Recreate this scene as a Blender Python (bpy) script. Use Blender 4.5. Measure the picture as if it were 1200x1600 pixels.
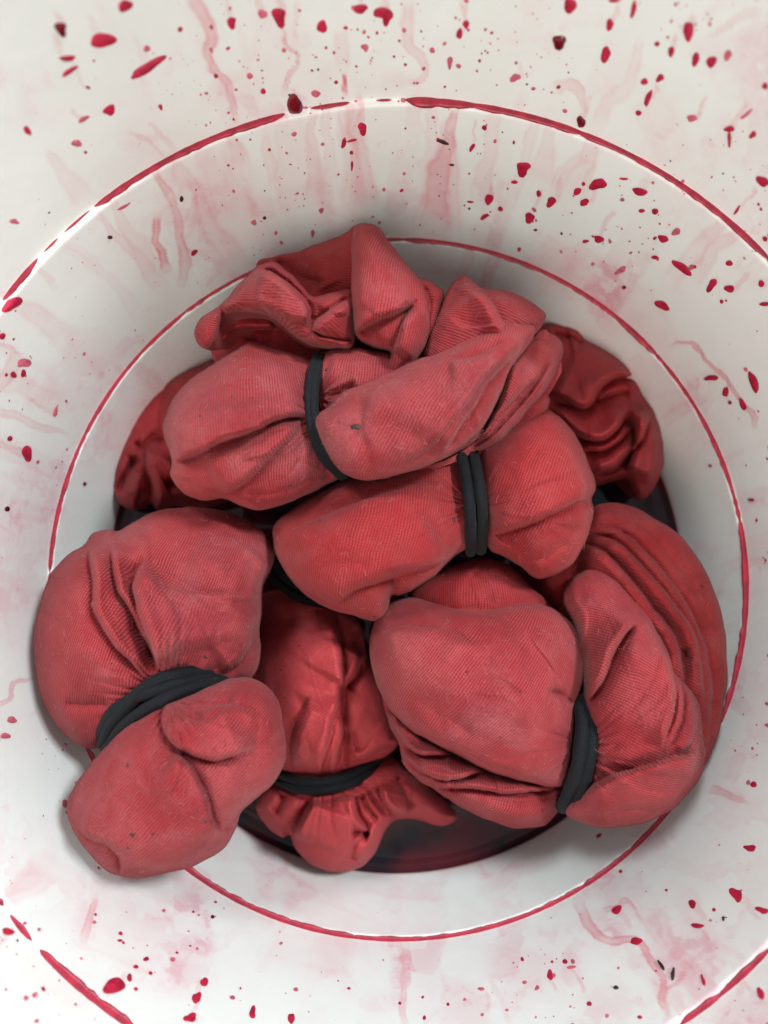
import bpy, math, random
import numpy as np
from mathutils import Matrix, Vector

random.seed(7)
np.random.seed(7)
for o in list(bpy.data.objects):
    bpy.data.objects.remove(o)
scene = bpy.context.scene
COL = scene.collection

# ------------------------------------------------------------------ camera
F = 1200.0                      # focal length in photo pixels (photo 1200 x 1600)
ZC = 0.288                      # camera height above the bucket's inside bottom
ROT = (Matrix.Rotation(-math.atan(9.33 / F), 3, 'Y') @ Matrix.Rotation(math.atan(101.35 / F), 3, 'X'))
RN = np.array(ROT)
cam_d = bpy.data.cameras.new('camera')
cam = bpy.data.objects.new('camera', cam_d)
COL.objects.link(cam)
cam.matrix_world = Matrix.Translation((0, 0, ZC)) @ ROT.to_4x4()
cam_d.sensor_fit = 'VERTICAL'
cam_d.sensor_height = 6.4
cam_d.sensor_width = 4.8
cam_d.lens = F / 1600 * 6.4
cam_d.clip_start = 0.005
cam_d.clip_end = 50
cam_d.dof.use_dof = True
cam_d.dof.focus_distance = 0.19
cam_d.dof.aperture_fstop = 1.7
scene.camera = cam
scene.render.resolution_x = 768
scene.render.resolution_y = 1024

# ------------------------------------------------------------------ light
world = bpy.data.worlds.new('World')
scene.world = world
world.use_nodes = True
bg = world.node_tree.nodes['Background']
bg.inputs[0].default_value = (0.92, 0.97, 1.0, 1)
bg.inputs[1].default_value = 0.47

def area_lamp(name, loc, target, size, power, col):
    d = bpy.data.lights.new(name, 'AREA')
    d.shape = 'SQUARE'
    d.size = size
    d.energy = power
    d.color = col
    o = bpy.data.objects.new(name, d)
    COL.objects.link(o)
    o.location = loc
    o.rotation_euler = (Vector(target) - Vector(loc)).to_track_quat('-Z', 'Y').to_euler()
    return o

area_lamp('window_light', (0.85, 0.72, 1.55), (0, 0, 0.08), 0.26, 33, (0.85, 0.965, 1.0))
area_lamp('window_light', (-0.45, 0.95, 1.60), (0, 0, 0.08), 0.30, 18, (0.85, 0.965, 1.0))
area_lamp('room_fill', (-0.2, -1.1, 1.6), (0, 0, 0.08), 0.9, 23, (1.0, 1.0, 0.92))  # added warm fill for the upper wall, stands in for light from the room

vs = scene.view_settings
vs.view_transform = 'Standard'
vs.look = 'None'
vs.exposure = 0.04
vs.gamma = 1.0
vs.use_curve_mapping = False
scene.render.engine = 'CYCLES'
try:
    scene.cycles.max_bounces = 10
    scene.cycles.diffuse_bounces = 7
except Exception:
    pass

# ------------------------------------------------------------------ helpers
def unproject(u, v, depth):
    """photo pixel + vertical depth below the camera -> world xyz (numpy arrays)"""
    u = np.asarray(u, float); v = np.asarray(v, float)
    d = np.stack([(u - 600) / F, -(v - 800) / F, -np.ones_like(u)], -1) @ RN.T
    k = depth / -d[..., 2]
    p = d * k[..., None]
    p[..., 2] += ZC
    return p

def project(P):
    q = (P - np.array([0, 0, ZC])) @ RN
    w = np.maximum(-q[..., 2], 1e-4)
    return 600 + F * q[..., 0] / w, 800 - F * q[..., 1] / w

def hash2(ix, iy, seed):
    n = (ix.astype(np.int64) * 374761393 + iy.astype(np.int64) * 668265263 + seed * 144665) & 0xffffffff
    n = ((n ^ (n >> 13)) * 1274126177) & 0xffffffff
    n = n ^ (n >> 16)
    return (n & 0xffff) / 65535.0

def vnoise(x, y, seed=0):
    ix = np.floor(x); iy = np.floor(y)
    fx = x - ix; fy = y - iy
    fx = fx * fx * fx * (fx * (fx * 6 - 15) + 10); fy = fy * fy * fy * (fy * (fy * 6 - 15) + 10)
    a = hash2(ix, iy, seed); b = hash2(ix + 1, iy, seed)
    c = hash2(ix, iy + 1, seed); d = hash2(ix + 1, iy + 1, seed)
    return (a * (1 - fx) + b * fx) * (1 - fy) + (c * (1 - fx) + d * fx) * fy

def fbm(x, y, seed=0, octv=3):
    s = 0; a = 0.5
    for k in range(octv):
        s = s + a * (vnoise(x * 2 ** k + 17.3 * k, y * 2 ** k - 9.1 * k, seed + k) - 0.5) * 2
        a *= 0.5
    return s

def smooth(t):
    t = np.clip(t, 0, 1)
    return t * t * (3 - 2 * t)

def catmull(pts, closed, n=8):
    P = np.array(pts, float)
    N = len(P)
    out = []
    segs = N if closed else N - 1
    for i in range(segs):
        if closed:
            p0, p1, p2, p3 = P[(i - 1) % N], P[i], P[(i + 1) % N], P[(i + 2) % N]
        else:
            p0, p1, p2, p3 = P[max(i - 1, 0)], P[i], P[i + 1], P[min(i + 2, N - 1)]
        for k in range(n):
            t = k / n
            out.append(0.5 * ((2 * p1) + (-p0 + p2) * t + (2 * p0 - 5 * p1 + 4 * p2 - p3) * t * t + (-p0 + 3 * p1 - 3 * p2 + p3) * t ** 3))
    if not closed:
        out.append(P[-1])
    return np.array(out)

def seg_dist(X, Y, L, closed):
    """distance, signed side, arclength 0..1 and nearest point of points to a polyline"""
    n = len(L)
    m = n if closed else n - 1
    best = np.full(X.shape, 1e18); side = np.ones(X.shape); arc = np.zeros(X.shape)
    nx = np.zeros(X.shape); ny = np.zeros(X.shape)
    lens = [np.hypot(*(L[(i + 1) % n] - L[i])) for i in range(m)]
    tot = sum(lens) + 1e-9
    acc = 0
    for i in range(m):
        a = L[i]; b = L[(i + 1) % n]; e = b - a
        l2 = e @ e + 1e-12
        t = np.clip(((X - a[0]) * e[0] + (Y - a[1]) * e[1]) / l2, 0, 1)
        qx = a[0] + t * e[0]; qy = a[1] + t * e[1]
        d = (X - qx) ** 2 + (Y - qy) ** 2
        s = d < best
        best = np.where(s, d, best)
        cr = e[0] * (Y - a[1]) - e[1] * (X - a[0])
        side = np.where(s, np.where(cr >= 0, 1.0, -1.0), side)
        arc = np.where(s, (acc + t * lens[i]) / tot, arc)
        nx = np.where(s, qx, nx); ny = np.where(s, qy, ny)
        acc += lens[i]
    return np.sqrt(best), side, arc, nx, ny

def inside_poly(X, Y, L):
    ins = np.zeros(X.shape, bool)
    n = len(L)
    for i in range(n):
        x1, y1 = L[i]; x2, y2 = L[(i + 1) % n]
        c = (y1 > Y) != (y2 > Y)
        with np.errstate(divide='ignore', invalid='ignore'):
            xi = (x2 - x1) * (Y - y1) / (y2 - y1 + 1e-15) + x1
        ins ^= c & (X < xi)
    return ins

def mesh_np(name, V, faces, mat, parent=None, uv=None, smooth_sh=True, cols=None):
    """faces: list of int arrays (quads Nx4 / tris Nx3)"""
    me = bpy.data.meshes.new(name)
    V = np.asarray(V, np.float32)
    loops = []; starts = []; totals = []
    k = 0
    for f in faces:
        f = np.asarray(f, np.int32)
        if not len(f):
            continue
        w = f.shape[1]
        loops.append(f.ravel())
        starts.append(k + np.arange(len(f)) * w)
        totals.append(np.full(len(f), w))
        k += f.size
    loops = np.concatenate(loops); starts = np.concatenate(starts); totals = np.concatenate(totals)
    me.vertices.add(len(V)); me.vertices.foreach_set('co', V.ravel())
    me.loops.add(len(loops)); me.loops.foreach_set('vertex_index', loops)
    me.polygons.add(len(starts))
    me.polygons.foreach_set('loop_start', starts.astype(np.int32))
    me.polygons.foreach_set('loop_total', totals.astype(np.int32))
    me.polygons.foreach_set('use_smooth', np.full(len(starts), smooth_sh))
    if uv is not None:
        l = me.uv_layers.new(name='UVMap')
        l.data.foreach_set('uv', np.asarray(uv, np.float32)[loops].ravel())
    if cols is not None:
        at = me.color_attributes.new('stain', 'FLOAT_COLOR', 'POINT')
        at.data.foreach_set('color', np.asarray(cols, np.float32).ravel())
    me.update(calc_edges=True)
    me.validate()
    o = bpy.data.objects.new(name, me)
    COL.objects.link(o)
    if mat:
        me.materials.append(mat)
    if parent:
        o.parent = parent
        o.matrix_parent_inverse = parent.matrix_world.inverted()
    return o

# ------------------------------------------------------------------ materials
class NT:
    def __init__(s, name):
        s.m = bpy.data.materials.new(name)
        s.m.use_nodes = True
        s.t = s.m.node_tree
        s.b = s.t.nodes['Principled BSDF']
    def n(s, typ, **kw):
        nd = s.t.nodes.new(typ)
        for k, v in kw.items():
            setattr(nd, k, v)
        return nd
    def l(s, a, b):
        s.t.links.new(a, b)
    def val(s, sock, v):
        if hasattr(v, 'default_value') or hasattr(v, 'is_output'):
            s.l(v, sock)
        else:
            sock.default_value = v
    def math(s, op, a, b=None, c=None, clamp=False):
        nd = s.n('ShaderNodeMath', operation=op, use_clamp=clamp)
        s.val(nd.inputs[0], a)
        if b is not None: s.val(nd.inputs[1], b)
        if c is not None: s.val(nd.inputs[2], c)
        return nd.outputs[0]
    def mix(s, fac, a, b, blend='MIX'):
        nd = s.n('ShaderNodeMix', data_type='RGBA', blend_type=blend)
        s.val(nd.inputs[0], fac)
        s.val(nd.inputs[6], a if not isinstance(a, tuple) else (*a, 1))
        s.val(nd.inputs[7], b if not isinstance(b, tuple) else (*b, 1))
        return nd.outputs[2]
    def noise(s, vec, scale, detail=3, rough=0.55, dist=0.0):
        nd = s.n('ShaderNodeTexNoise')
        s.l(vec, nd.inputs['Vector'])
        nd.inputs['Scale'].default_value = scale
        nd.inputs['Detail'].default_value = detail
        nd.inputs['Roughness'].default_value = rough
        nd.inputs['Distortion'].default_value = dist
        return nd.outputs[0]
    def ramp(s, x, lo, hi):
        nd = s.n('ShaderNodeMapRange', interpolation_type='SMOOTHSTEP')
        s.l(x, nd.inputs[0])
        nd.inputs[1].default_value = lo
        nd.inputs[2].default_value = hi
        return nd.outputs[0]
    def bump(s, h, strength, dist, normal=None):
        nd = s.n('ShaderNodeBump')
        nd.inputs['Strength'].default_value = strength
        nd.inputs['Distance'].default_value = dist
        s.l(h, nd.inputs['Height'])
        if normal is not None:
            s.l(normal, nd.inputs['Normal'])
        return nd.outputs[0]

def cloth_material(name, base, pale, dusky, wet=0.0, bloom=0.5):
    t = NT(name)
    tc = t.n('ShaderNodeTexCoord')
    sep = t.n('ShaderNodeSeparateXYZ')
    uvn = t.n('ShaderNodeUVMap', uv_map='UVMap')
    # slight distortion of the knit so its rows wander
    dn = t.n('ShaderNodeTexNoise'); dn.inputs['Scale'].default_value = 0.09; dn.inputs['Detail'].default_value = 2
    t.l(uvn.outputs[0], dn.inputs['Vector'])
    dv = t.n('ShaderNodeVectorMath', operation='MULTIPLY_ADD')
    t.l(dn.outputs['Color'], dv.inputs[0]); dv.inputs[1].default_value = (2.2, 2.2, 0); t.l(uvn.outputs[0], dv.inputs[2])
    t.l(dv.outputs[0], sep.inputs[0])
    u, v = sep.outputs[0], sep.outputs[1]
    TAU = 2 * math.pi
    rib = t.math('SINE', t.math('MULTIPLY', u, TAU / 0.70))
    st = t.math('SINE', t.math('ADD', t.math('MULTIPLY', v, TAU / 0.64), t.math('MULTIPLY', rib, 0.9)))
    rib01 = t.math('MULTIPLY_ADD', rib, 0.5, 0.5)
    st01 = t.math('MULTIPLY_ADD', st, 0.5, 0.5)
    knit = t.math('MULTIPLY', rib01, t.math('MULTIPLY_ADD', st01, 0.55, 0.45))
    obj = tc.outputs['Object']
    big = t.noise(obj, 38, 3, 0.6)
    mid = t.noise(obj, 150, 4, 0.65)
    fine = t.noise(obj, 1700, 3, 0.7)
    lintn = t.noise(obj, 520, 6, 0.75, 0.8)
    vis = t.math('MULTIPLY', t.ramp(t.noise(obj, 70, 2), 0.30, 0.62), 1.0 - wet)
    c = t.mix(t.ramp(big, 0.40, 0.66), base, dusky)
    c = t.mix(t.math('MULTIPLY', t.ramp(mid, 0.45, 0.75), 0.35), c, tuple(0.5 * (a + b) for a, b in zip(base, pale)))
    k = t.math('MULTIPLY', knit, t.math('MULTIPLY_ADD', vis, 0.42, 0.20 * (1 - wet)))
    c = t.mix(k, c, pale)
    dark = t.math('MULTIPLY', t.math('SUBTRACT', 1.0, knit), 0.30 * (1 - 0.7 * wet))
    c = t.mix(dark, c, tuple(0.42 * a for a in base))
    fz = t.math('MULTIPLY', t.ramp(lintn, 0.56, 0.74), t.math('MULTIPLY', t.ramp(big, 0.36, 0.62), 0.34 * (1 - wet)))
    c = t.mix(fz, c, (0.46, 0.17, 0.17))
    blm = t.math('MULTIPLY', t.ramp(t.noise(obj, 46, 4, 0.62, 0.5), 0.47, 0.70), t.math('MULTIPLY_ADD', t.ramp(fine, 0.35, 0.65), 0.6, 0.3))
    c = t.mix(t.math('MULTIPLY', blm, 0.62 * bloom), c, (0.40, 0.165, 0.175))
    soak = t.ramp(t.noise(obj, 62, 3, 0.55, 0.4), 0.54, 0.72)
    c = t.mix(t.math('MULTIPLY', soak, 0.38), c, tuple(0.52 * a for a in base))
    c = t.mix(t.math('MULTIPLY', t.ramp(fine, 0.35, 0.8), 0.16), c, pale)
    sp = t.ramp(t.noise(obj, 620, 1, 0.3), 0.80, 0.82)
    c = t.mix(t.math('MULTIPLY', sp, 0.8), c, (0.09, 0.008, 0.012))
    t.l(c, t.b.inputs['Base Color'])
    t.b.inputs['Roughness'].default_value = 0.92 - 0.42 * wet
    t.b.inputs['Specular IOR Level'].default_value = 0.15 + 0.2 * wet
    t.b.inputs['Sheen Weight'].default_value = 0.10 * (1 - wet)
    t.b.inputs['Sheen Roughness'].default_value = 0.45
    t.b.inputs['Sheen Tint'].default_value = (1.0, 0.62, 0.6, 1)
    h = t.math('ADD', t.math('MULTIPLY', knit, 1.0 - 0.6 * wet), t.math('MULTIPLY', fine, 0.7))
    nb = t.bump(t.math('ADD', mid, t.math('MULTIPLY', big, 1.5)), 0.5, 0.0010)
    nb = t.bump(h, 0.55, 0.00022, nb)
    t.l(nb, t.b.inputs['Normal'])
    return t.m

M_CLOTH = cloth_material('dyed_jersey', (0.245, 0.0135, 0.019), (0.45, 0.088, 0.091), (0.200, 0.020, 0.027), bloom=0.42)
M_CLOTH2 = cloth_material('dyed_jersey_bright', (0.250, 0.0105, 0.014), (0.42, 0.064, 0.064), (0.190, 0.014, 0.018), 0.08, bloom=0.25)
M_WET = cloth_material('soaked_jersey', (0.30, 0.017, 0.022), (0.42, 0.058, 0.062), (0.20, 0.013, 0.018), 0.72, bloom=0.0)
M_DAMP = cloth_material('damp_jersey', (0.40, 0.032, 0.037), (0.52, 0.092, 0.094), (0.31, 0.028, 0.034), 0.55, bloom=0.1)

def simple(name, col, rough, spec=0.5, coat=0.0):
    t = NT(name)
    t.b.inputs['Base Color'].default_value = (*col, 1)
    t.b.inputs['Roughness'].default_value = rough
    t.b.inputs['Specular IOR Level'].default_value = spec
    t.b.inputs['Coat Weight'].default_value = coat
    return t.m

def elastic_material():
    t = NT('black_elastic')
    uvn = t.n('ShaderNodeUVMap', uv_map='UVMap')
    sep = t.n('ShaderNodeSeparateXYZ'); t.l(uvn.outputs[0], sep.inputs[0])
    a = t.math('SINE', t.math('ADD', t.math('MULTIPLY', sep.outputs[0], 12.0), t.math('MULTIPLY', sep.outputs[1], 6.283 * 6)))
    b = t.math('SINE', t.math('SUBTRACT', t.math('MULTIPLY', sep.outputs[0], 12.0), t.math('MULTIPLY', sep.outputs[1], 6.283 * 6)))
    k = t.math('MULTIPLY_ADD', t.math('MAXIMUM', a, b), 0.5, 0.5)
    tc = t.n('ShaderNodeTexCoord')
    nz = t.noise(tc.outputs['Object'], 260, 4, 0.6)
    c = t.mix(k, (0.002, 0.0024, 0.0032), (0.0065, 0.007, 0.0095))
    c = t.mix(t.math('MULTIPLY', t.ramp(nz, 0.55, 0.8), 0.4), c, (0.03, 0.014, 0.017))
    t.l(c, t.b.inputs['Base Color'])
    t.b.inputs['Roughness'].default_value = 0.75
    t.b.inputs['Specular IOR Level'].default_value = 0.2
    t.b.inputs['Sheen Weight'].default_value = 0.03
    t.l(t.bump(k, 0.6, 0.0002), t.b.inputs['Normal'])
    return t.m

M_TIE = elastic_material()

def dye_material(name, col, rough=0.42):
    t = NT(name)
    tc = t.n('ShaderNodeTexCoord')
    nz = t.noise(tc.outputs['Object'], 420, 3, 0.6)
    c = t.mix(t.ramp(nz, 0.3, 0.7), tuple(0.7 * a for a in col), tuple(min(1, 1.15 * a) for a in col))
    t.l(c, t.b.inputs['Base Color'])
    t.b.inputs['Roughness'].default_value = rough
    return t.m

M_DYE = dye_material('dye_red', (0.50, 0.018, 0.055))
M_DYE_LINE = dye_material('dye_line', (0.36, 0.010, 0.034), 0.38)
M_DYE_DARK = dye_material('dye_dark', (0.17, 0.006, 0.016), 0.2)
M_DYE_PINK = dye_material('dye_pink', (0.66, 0.14, 0.20), 0.4)
M_SPECK = dye_material('grit', (0.035, 0.008, 0.010), 0.6)
M_LINT = simple('lint_fibre', (0.48, 0.19, 0.185), 0.9, 0.1)

def plastic_material():
    t = NT('stained_white_plastic')
    at = t.n('ShaderNodeAttribute', attribute_name='stain')
    sep = t.n('ShaderNodeSeparateColor'); t.l(at.outputs['Color'], sep.inputs[0])
    tc = t.n('ShaderNodeTexCoord')
    ob = tc.outputs['Object']
    n1 = t.noise(ob, 55, 5, 0.6, 0.6)
    n2 = t.noise(ob, 300, 4, 0.65, 0.4)
    n3 = t.noise(ob, 900, 2, 0.5)
    white = t.mix(t.ramp(n1, 0.35, 0.7), (0.80, 0.82, 0.775), (0.83, 0.85, 0.81))
    # wash of thin dye dried in patches with hard tide marks
    patch = t.math('MULTIPLY', t.ramp(n1, 0.47, 0.53), t.ramp(n2, 0.30, 0.58))
    wash = t.math('MULTIPLY', sep.outputs[0], t.math('MULTIPLY_ADD', patch, 0.5, 0.5))
    c = t.mix(wash, white, (0.70, 0.20, 0.30))
    c = t.mix(t.math('MULTIPLY', sep.outputs[2], t.math('MULTIPLY_ADD', n2, 0.5, 0.72)), c, (0.72, 0.16, 0.23))
    c = t.mix(sep.outputs[1], c, (0.46, 0.016, 0.045))
    # tiny specks
    sp = t.math('MULTIPLY', t.ramp(n3, 0.735, 0.76), t.ramp(n1, 0.40, 0.60))
    c = t.mix(t.math('MULTIPLY', sp, 0.75), c, (0.52, 0.09, 0.13))
    t.l(c, t.b.inputs['Base Color'])
    r = t.math('MULTIPLY_ADD', n2, 0.3, 0.36)
    t.l(r, t.b.inputs['Roughness'])
    t.b.inputs['Specular IOR Level'].default_value = 0.28
    t.l(t.bump(t.math('ADD', n1, t.math('MULTIPLY', n2, 0.25)), 0.25, 0.0006), t.b.inputs['Normal'])
    return t.m

M_PLASTIC = plastic_material()

def liquid_material():
    t = NT('dark_dye_bath')
    tc = t.n('ShaderNodeTexCoord')
    nz = t.noise(tc.outputs['Object'], 60, 3, 0.5)
    c = t.mix(t.ramp(nz, 0.35, 0.7), (0.006, 0.007, 0.012), (0.065, 0.005, 0.010))
    t.l(c, t.b.inputs['Base Color'])
    t.b.inputs['Roughness'].default_value = 0.03
    t.b.inputs['IOR'].default_value = 1.33
    t.b.inputs['Specular IOR Level'].default_value = 0.5
    t.l(t.bump(t.noise(tc.outputs['Object'], 45, 2, 0.4), 0.25, 0.0012), t.b.inputs['Normal'])
    return t.m

M_LIQ = liquid_material()

def ground_material():
    t = NT('plain_floor')
    tc = t.n('ShaderNodeTexCoord')
    nz = t.noise(tc.outputs['Object'], 9, 6, 0.65)
    t.l(t.mix(t.ramp(nz, 0.3, 0.7), (0.22, 0.21, 0.20), (0.32, 0.31, 0.29)), t.b.inputs['Base Color'])
    t.b.inputs['Roughness'].default_value = 0.8
    return t.m

# ------------------------------------------------------------------ ground
GZ = -0.008
g = mesh_np('ground', [(-3, -3, GZ), (3, -3, GZ), (3, 3, GZ), (-3, 3, GZ)], [[[0, 1, 2, 3]]], ground_material())
g['kind'] = 'structure'

# ------------------------------------------------------------------ bucket
AX = np.array([0.00614, 0.00016])
PROF = [(0.1030, 0.1170), (0.1045, 0.1164), (0.1658, 0.10925), (0.1673, 0.10908), (0.1675, 0.1089), (0.16755, 0.1081),
        (0.1676, 0.1077), (0.1679, 0.10752), (0.1684, 0.10742), (0.2218, 0.10145), (0.2230, 0.10133), (0.22312, 0.1012),
        (0.22315, 0.1004), (0.2232, 0.1002), (0.2234, 0.10002), (0.2239, 0.09994), (0.2578, 0.0957), (0.2850, 0.0925), (0.2880, 0.0890)]
PZ = np.array([p[0] for p in PROF]); PR = np.array([p[1] for p in PROF])
WATER = 0.2580

def wall_hit(u, v):
    """vertical depth at which the pixel's ray meets the bucket wall"""
    u = np.asarray(u, float); v = np.asarray(v, float)
    lo = np.full(u.shape, 0.05); hi = np.full(u.shape, 0.30)
    for _ in range(40):
        m = 0.5 * (lo + hi)
        p = unproject(u, v, m)
        r = np.hypot(p[..., 0] - AX[0], p[..., 1] - AX[1])
        out = r > np.interp(m, PZ, PR)
        hi = np.where(out, m, hi); lo = np.where(out, lo, m)
    return lo

def wall_normal(P):
    d = np.stack([AX[0] - P[..., 0], AX[1] - P[..., 1], np.full(P.shape[:-1], 0.011)], -1)
    return d / np.linalg.norm(d, axis=-1, keepdims=True)

DROPS = []
def D(u, v, rx, ry=None, a=0, k=0):
    DROPS.append((u, v, rx, ry if ry else rx, a, k))
for t in [(195, 8, 12, 11), (93, 41, 9, 9, 0, 1), (160, 62, 21, 13, -15), (105, 90, 13, 6), (108, 110, 15, 5, -30), (146, 94, 5, 4), (230, 104, 33, 8, -30), (170, 170, 11, 8, -40), (42, 203, 5, 10, -30),
          (119, 223, 9, 7, 0, 2), (105, 236, 3), (133, 237, 5, 4), (130, 185, 12, 4, -25, 2), (174, 118, 4), (136, 135, 6, 3), (229, 75, 7, 6, 0, 2), (361, 33, 7, 8), (410, 21, 8, 7, 0, 2), (435, 22, 10, 12), (281, 45, 5), (503, 41, 9, 9),
          (563, 13, 12, 7), (598, 20, 15, 9), (460, 163, 13, 15, 0, 1), (411, 142, 4, 5), (250, 165, 5), (322, 145, 4, 3, 0, 2), (390, 118, 5, 5, 0, 2), (493, 145, 7, 5, 0, 2), (337, 118, 4), (570, 73, 6, 5, 0, 2), (525, 128, 3), (566, 199, 7, 8), (537, 223, 4, 8, 15),
          (550, 219, 9, 2, -15), (549, 238, 3), (550, 256, 2, 5), (413, 340, 3, 3, 0, 1), (303, 394, 8, 4, -40), (193, 322, 12, 3, -30, 2), (283, 310, 3, 5, 10, 3), (18, 475, 17, 9, -35), (171, 370, 4, 3, 0, 3), (20, 345, 6, 4, 0, 2),
          (605, 22, 8, 11), (728, 36, 5), (718, 52, 5, 8), (703, 95, 4, 8, 0, 2), (891, 8, 11, 11), (874, 63, 12, 8, 0, 1), (953, 38, 6, 9), (947, 82, 8, 9, 20), (1076, 48, 9, 14), (1027, 68, 4), (1049, 80, 5, 8), (1088, 89, 6, 7), (1112, 96, 8, 9), (1138, 84, 6, 6, 0, 2),
          (1007, 127, 6, 5), (1033, 120, 5), (1013, 153, 4, 15, 20), (998, 176, 5, 4), (908, 190, 7, 9, 0, 1), (806, 120, 8, 5, 0, 2), (1140, 201, 8, 5), (1140, 217, 3, 12), (1167, 178, 11, 3, -40, 2), (1178, 209, 4, 5), (1196, 134, 5), (1192, 283, 10, 8, 20), (1152, 328, 2, 9, 30),
          (1082, 183, 8, 4, 0, 2), (990, 14, 4, 14, 15), (960, 0, 10, 3), (692, 221, 9, 3, 20, 3), (706, 257, 4, 2, 0, 1), (818, 260, 10, 8), (804, 284, 5, 3), (757, 199, 4), (738, 229, 6, 3, -50), (803, 222, 2, 3), (764, 311, 7, 8), (758, 337, 7, 3, -25), (735, 315, 5, 2), (782, 326, 4),
          (828, 338, 8, 6), (842, 302, 4, 5), (862, 314, 7, 7), (903, 298, 6, 5), (937, 286, 11, 8), (914, 315, 7, 5), (912, 287, 3), (1000, 299, 12, 6, 20), (1003, 329, 5, 3), (1024, 330, 5), (975, 279, 7, 2), (937, 372, 8, 4, 20), (837, 359, 3, 2, 0, 1), (916, 376, 5, 2), (1037, 372, 8, 5, 20), (1058, 361, 6, 5, 0, 2),
          (1066, 418, 19, 6, 32), (1114, 443, 6, 8, 30), (1140, 451, 9, 5, 10), (1190, 443, 5), (1140, 411, 6, 4), (1024, 402, 6, 3), (972, 421, 8, 4, -30, 2), (976, 448, 2, 2, 0, 1), (1035, 477, 13, 6, 35), (1128, 471, 3), (1196, 373, 4), (1195, 475, 8, 3),
          (1115, 590, 8, 4), (1135, 612, 4, 8), (1141, 629, 3), (1161, 632, 5, 9, -25), (1178, 597, 6, 18, -24), (1110, 728, 3, 2), (1174, 781, 6, 2), (42, 708, 8, 12), (15, 685, 4), (11, 795, 4, 4, 0, 1), (20, 585, 4, 5), (86, 643, 3, 9, 15, 2), (132, 756, 3, 3, 0, 1), (3, 525, 5), (35, 566, 9, 6, -30, 2), (36, 583, 4, 6),
          (178, 1541, 16, 13, -20), (202, 1528, 4, 6), (212, 1546, 3), (212, 1511, 4, 3), (228, 1499, 5, 3, -25), (188, 1459, 3), (187, 1470, 4, 2), (319, 1535, 6, 7), (306, 1561, 6, 8), (296, 1592, 9, 6), (394, 1585, 5, 7), (455, 1592, 5, 9), (332, 1433, 3, 3, 0, 1), (276, 1489, 2), (12, 1456, 9, 6), (38, 1443, 3), (18, 1125, 8, 5, 0, 2), (8, 1150, 9, 4, 0, 2), (235, 1521, 3),
          (860, 1526, 5, 6), (883, 1503, 4), (893, 1512, 7, 3, -10, 2), (752, 1546, 6, 3, 0, 2), (921, 1569, 4), (963, 1544, 4, 3, 0, 3), (1035, 1511, 3, 6, -30, 3), (1052, 1523, 3, 10, 10, 3), (1082, 1413, 5, 8, -20), (1090, 1447, 10, 4), (1116, 1422, 3), (1153, 1400, 8, 9), (1174, 1326, 8, 5), (1178, 1226, 5), (1194, 1424, 7, 5), (964, 1422, 9, 6, -20), (995, 1472, 9, 5), (1099, 1532, 3, 9, -15), (1131, 1436, 2, 4, 0, 3), (970, 1362, 3), (936, 1306, 5, 3, -30), (1190, 1555, 5, 8), (40, 1560, 4, 4, 0, 2), (1000, 1590, 4, 3), (700, 1570, 3), (545, 1545, 3, 2)]:
    D(*t)

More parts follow.
